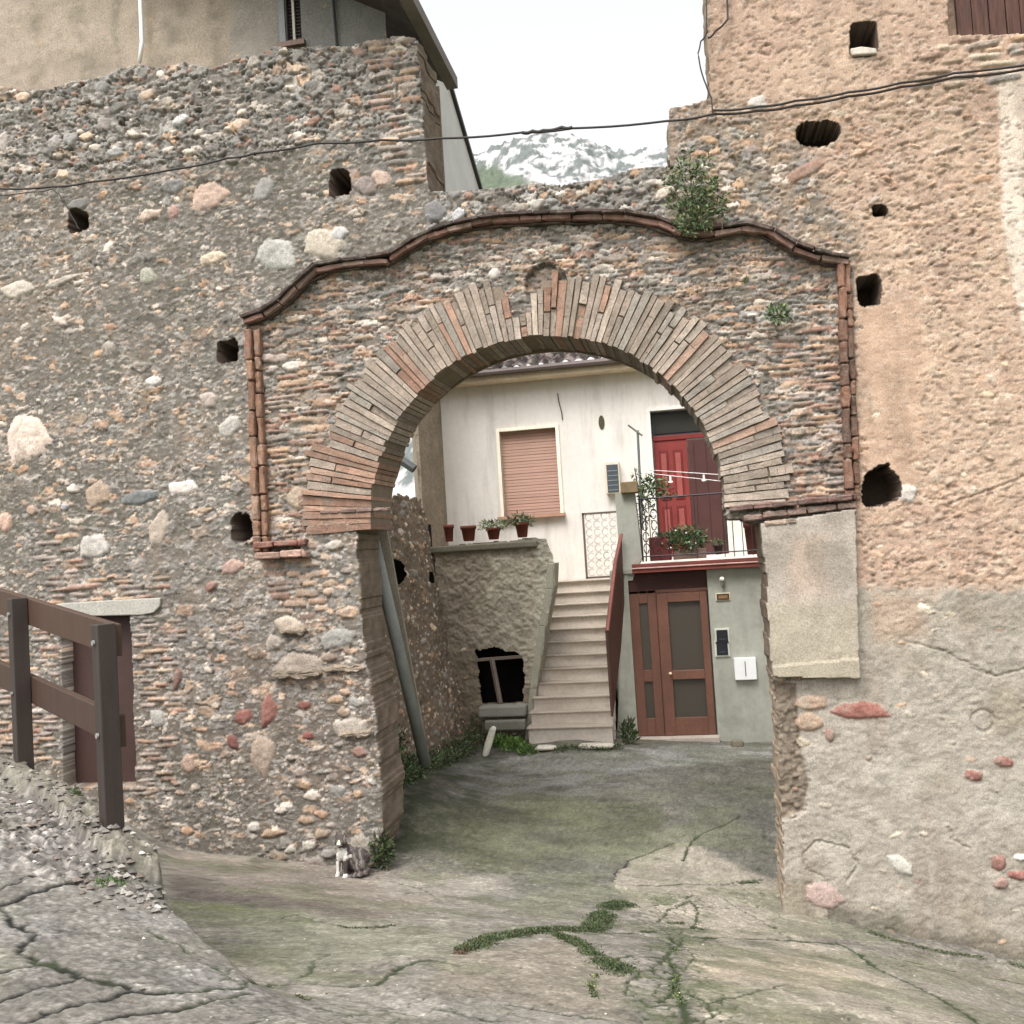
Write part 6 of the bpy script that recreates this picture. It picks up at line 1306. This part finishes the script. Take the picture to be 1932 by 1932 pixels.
# ------------------------------------------------------------------ the cat: one continuous body
def cat():
    gpt = hit(652, 1657, H_at); gx_, gy_ = gpt[0], 8.30; z0 = zg(gx_, gy_)+.0
    base = np.array([gx_, gy_, z0])
    S = .96
    # (x to the right, y away from the viewer, z up, rx, ry, rz), metres; sitting, chest to the viewer, haunches to the right and back
    E_ = [(.015, .10, .12, .095, .12, .115), (.055, .13, .11, .10, .12, .11), (-.02, .05, .175, .072, .085, .10), (-.04, .02, .21, .062, .066, .085), (-.045, .01, .27, .045, .05, .05),
          (-.055, -.02, .325, .056, .052, .048), (-.055, -.062, .308, .028, .030, .022), (-.083, -.035, .312, .026, .03, .026), (-.027, -.035, .312, .026, .03, .026),
          (.09, .05, .07, .055, .085, .072), (-.035, .06, .08, .05, .07, .07), (.10, -.01, .022, .055, .035, .022), (.06, -.035, .020, .040, .024, .018)]
    legs = [[(-.085, -.01, .19, .030), (-.088, -.02, .12, .024), (-.09, -.03, .05, .019), (-.092, -.045, .018, .022), (-.094, -.065, .014, .019)],
            [(-.012, -.02, .19, .030), (-.010, -.035, .12, .024), (-.012, -.05, .05, .019), (-.012, -.07, .018, .022), (-.014, -.09, .014, .019)]]
    tail = [(.10, .16, .03, .024), (.15, .10, .022, .022), (.155, .03, .020, .021), (.12, -.03, .018, .020), (.07, -.055, .018, .019), (.02, -.06, .017, .016)]
    bm = bmesh.new()
    def sph(c, r):
        b0 = len(bm.verts); ret = bmesh.ops.create_icosphere(bm, subdivisions=2, radius=1)
        for v in ret['verts']: v.co = Vector((v.co.x*r[0]+c[0], v.co.y*r[1]+c[1], v.co.z*r[2]+c[2]))
    for e in E_: sph(e[:3], e[3:])
    for ch_ in legs+[tail]:
        for i in range(len(ch_)-1):
            for t in np.linspace(0, 1, 7):
                q = [lerp(ch_[i][k], ch_[i+1][k], t) for k in range(4)]; sph(q[:3], (q[3],)*3)
    for sx_ in (-1, 1):      # ears
        for t in np.linspace(0, 1, 8):
            sph((-.055+sx_*(.034+.006*t), -.01, .355+.045*t), (.020*(1-t)+.004, .009*(1-t)+.004, .012*(1-t)+.004))
    me = bpy.data.meshes.new('cat_raw'); bm.to_mesh(me); bm.free(); o = bpy.data.objects.new('cat', me); COLL.objects.link(o)
    md = o.modifiers.new('r', 'REMESH'); md.mode = 'VOXEL'; md.voxel_size = .0055
    sm_ = o.modifiers.new('s', 'SMOOTH'); sm_.iterations = 4; sm_.factor = .5
    dg = bpy.context.evaluated_depsgraph_get(); me2 = bpy.data.meshes.new_from_object(o.evaluated_get(dg)); o.modifiers.clear(); o.data = me2; bpy.data.meshes.remove(me)
    n = len(me2.vertices); co = np.zeros(n*3, np.float32); me2.vertices.foreach_get('co', co); co = co.reshape(-1, 3); x, y, z = co.T
    nz_ = fbm(x*60+y*40, z*60+y*20, 700, 3)
    dark = s2l((72, 64, 62)); grey = s2l((112, 106, 100)); white = s2l((186, 182, 174))
    c = np.zeros((n, 3)); c[:] = dark; c *= (.7+.6*nz_)[:, None]
    stripe = (np.sin(x*150+z*60+nz_*4) > .35) & (x > -.02); c[stripe] = grey*.9
    def put(mk, col): c[mk] = col
    put((np.hypot(x+.05, (z-.20)*.8) < .052+.02*(nz_-.5)) & (y < .0), white*.86)
    put((y < -.005) & (z < .26) & (z > .10) & (x > -.09) & (x < -.005) & (nz_ > .42), white*.75)
    put((z < .15) & (y < .012) & (x < .012) & (x > -.12), white)
    put((z < .15) & (z > .055) & (x > -.078) & (x < -.028), grey*.9)
    put((z < .155) & (z > .045) & (x > -.028) & (x < .02) & (y < .012), dark*.8)
    put((np.abs(x+.055) < (.355-z)*.42+.002) & (z < .345) & (z > .285) & (y < -.05), white)
    put((z > .295) & (z < .31) & (y < -.085) & (np.abs(x+.055) < .008), s2l((120, 84, 80)))
    put((np.abs(z-.185) < .013) & (x > -.025) & (x < .035) & (y < 0.02), white)
    for sx_ in (-1, 1): put((np.hypot(x+.055-sx_*.023, z-.333) < .0085) & (y < -.04), s2l((120, 124, 70))*.8); put((np.hypot((x+.055-sx_*.023)*1.6, z-.333) < .0045) & (y < -.04), s2l((16, 15, 14)))
    at = me2.color_attributes.new('Col', 'FLOAT_COLOR', 'POINT'); c4 = np.ones((n, 4), np.float32); c4[:, :3] = c; at.data.foreach_set('color', c4.ravel())
    me2.polygons.foreach_set('use_smooth', np.ones(len(me2.polygons), bool)); me2.materials.clear(); me2.materials.append(M['fur'])
    o.location = base; o.scale = (S, S, S); tag(o, 'dark tabby cat with white chest and paws sitting at the foot of the left wall', 'cat')
M['fur'] = mat_var('fur', None, .95, .1, 30, (.85, 1.15), 260, (.7, 1.3), .6, .004)
cat()
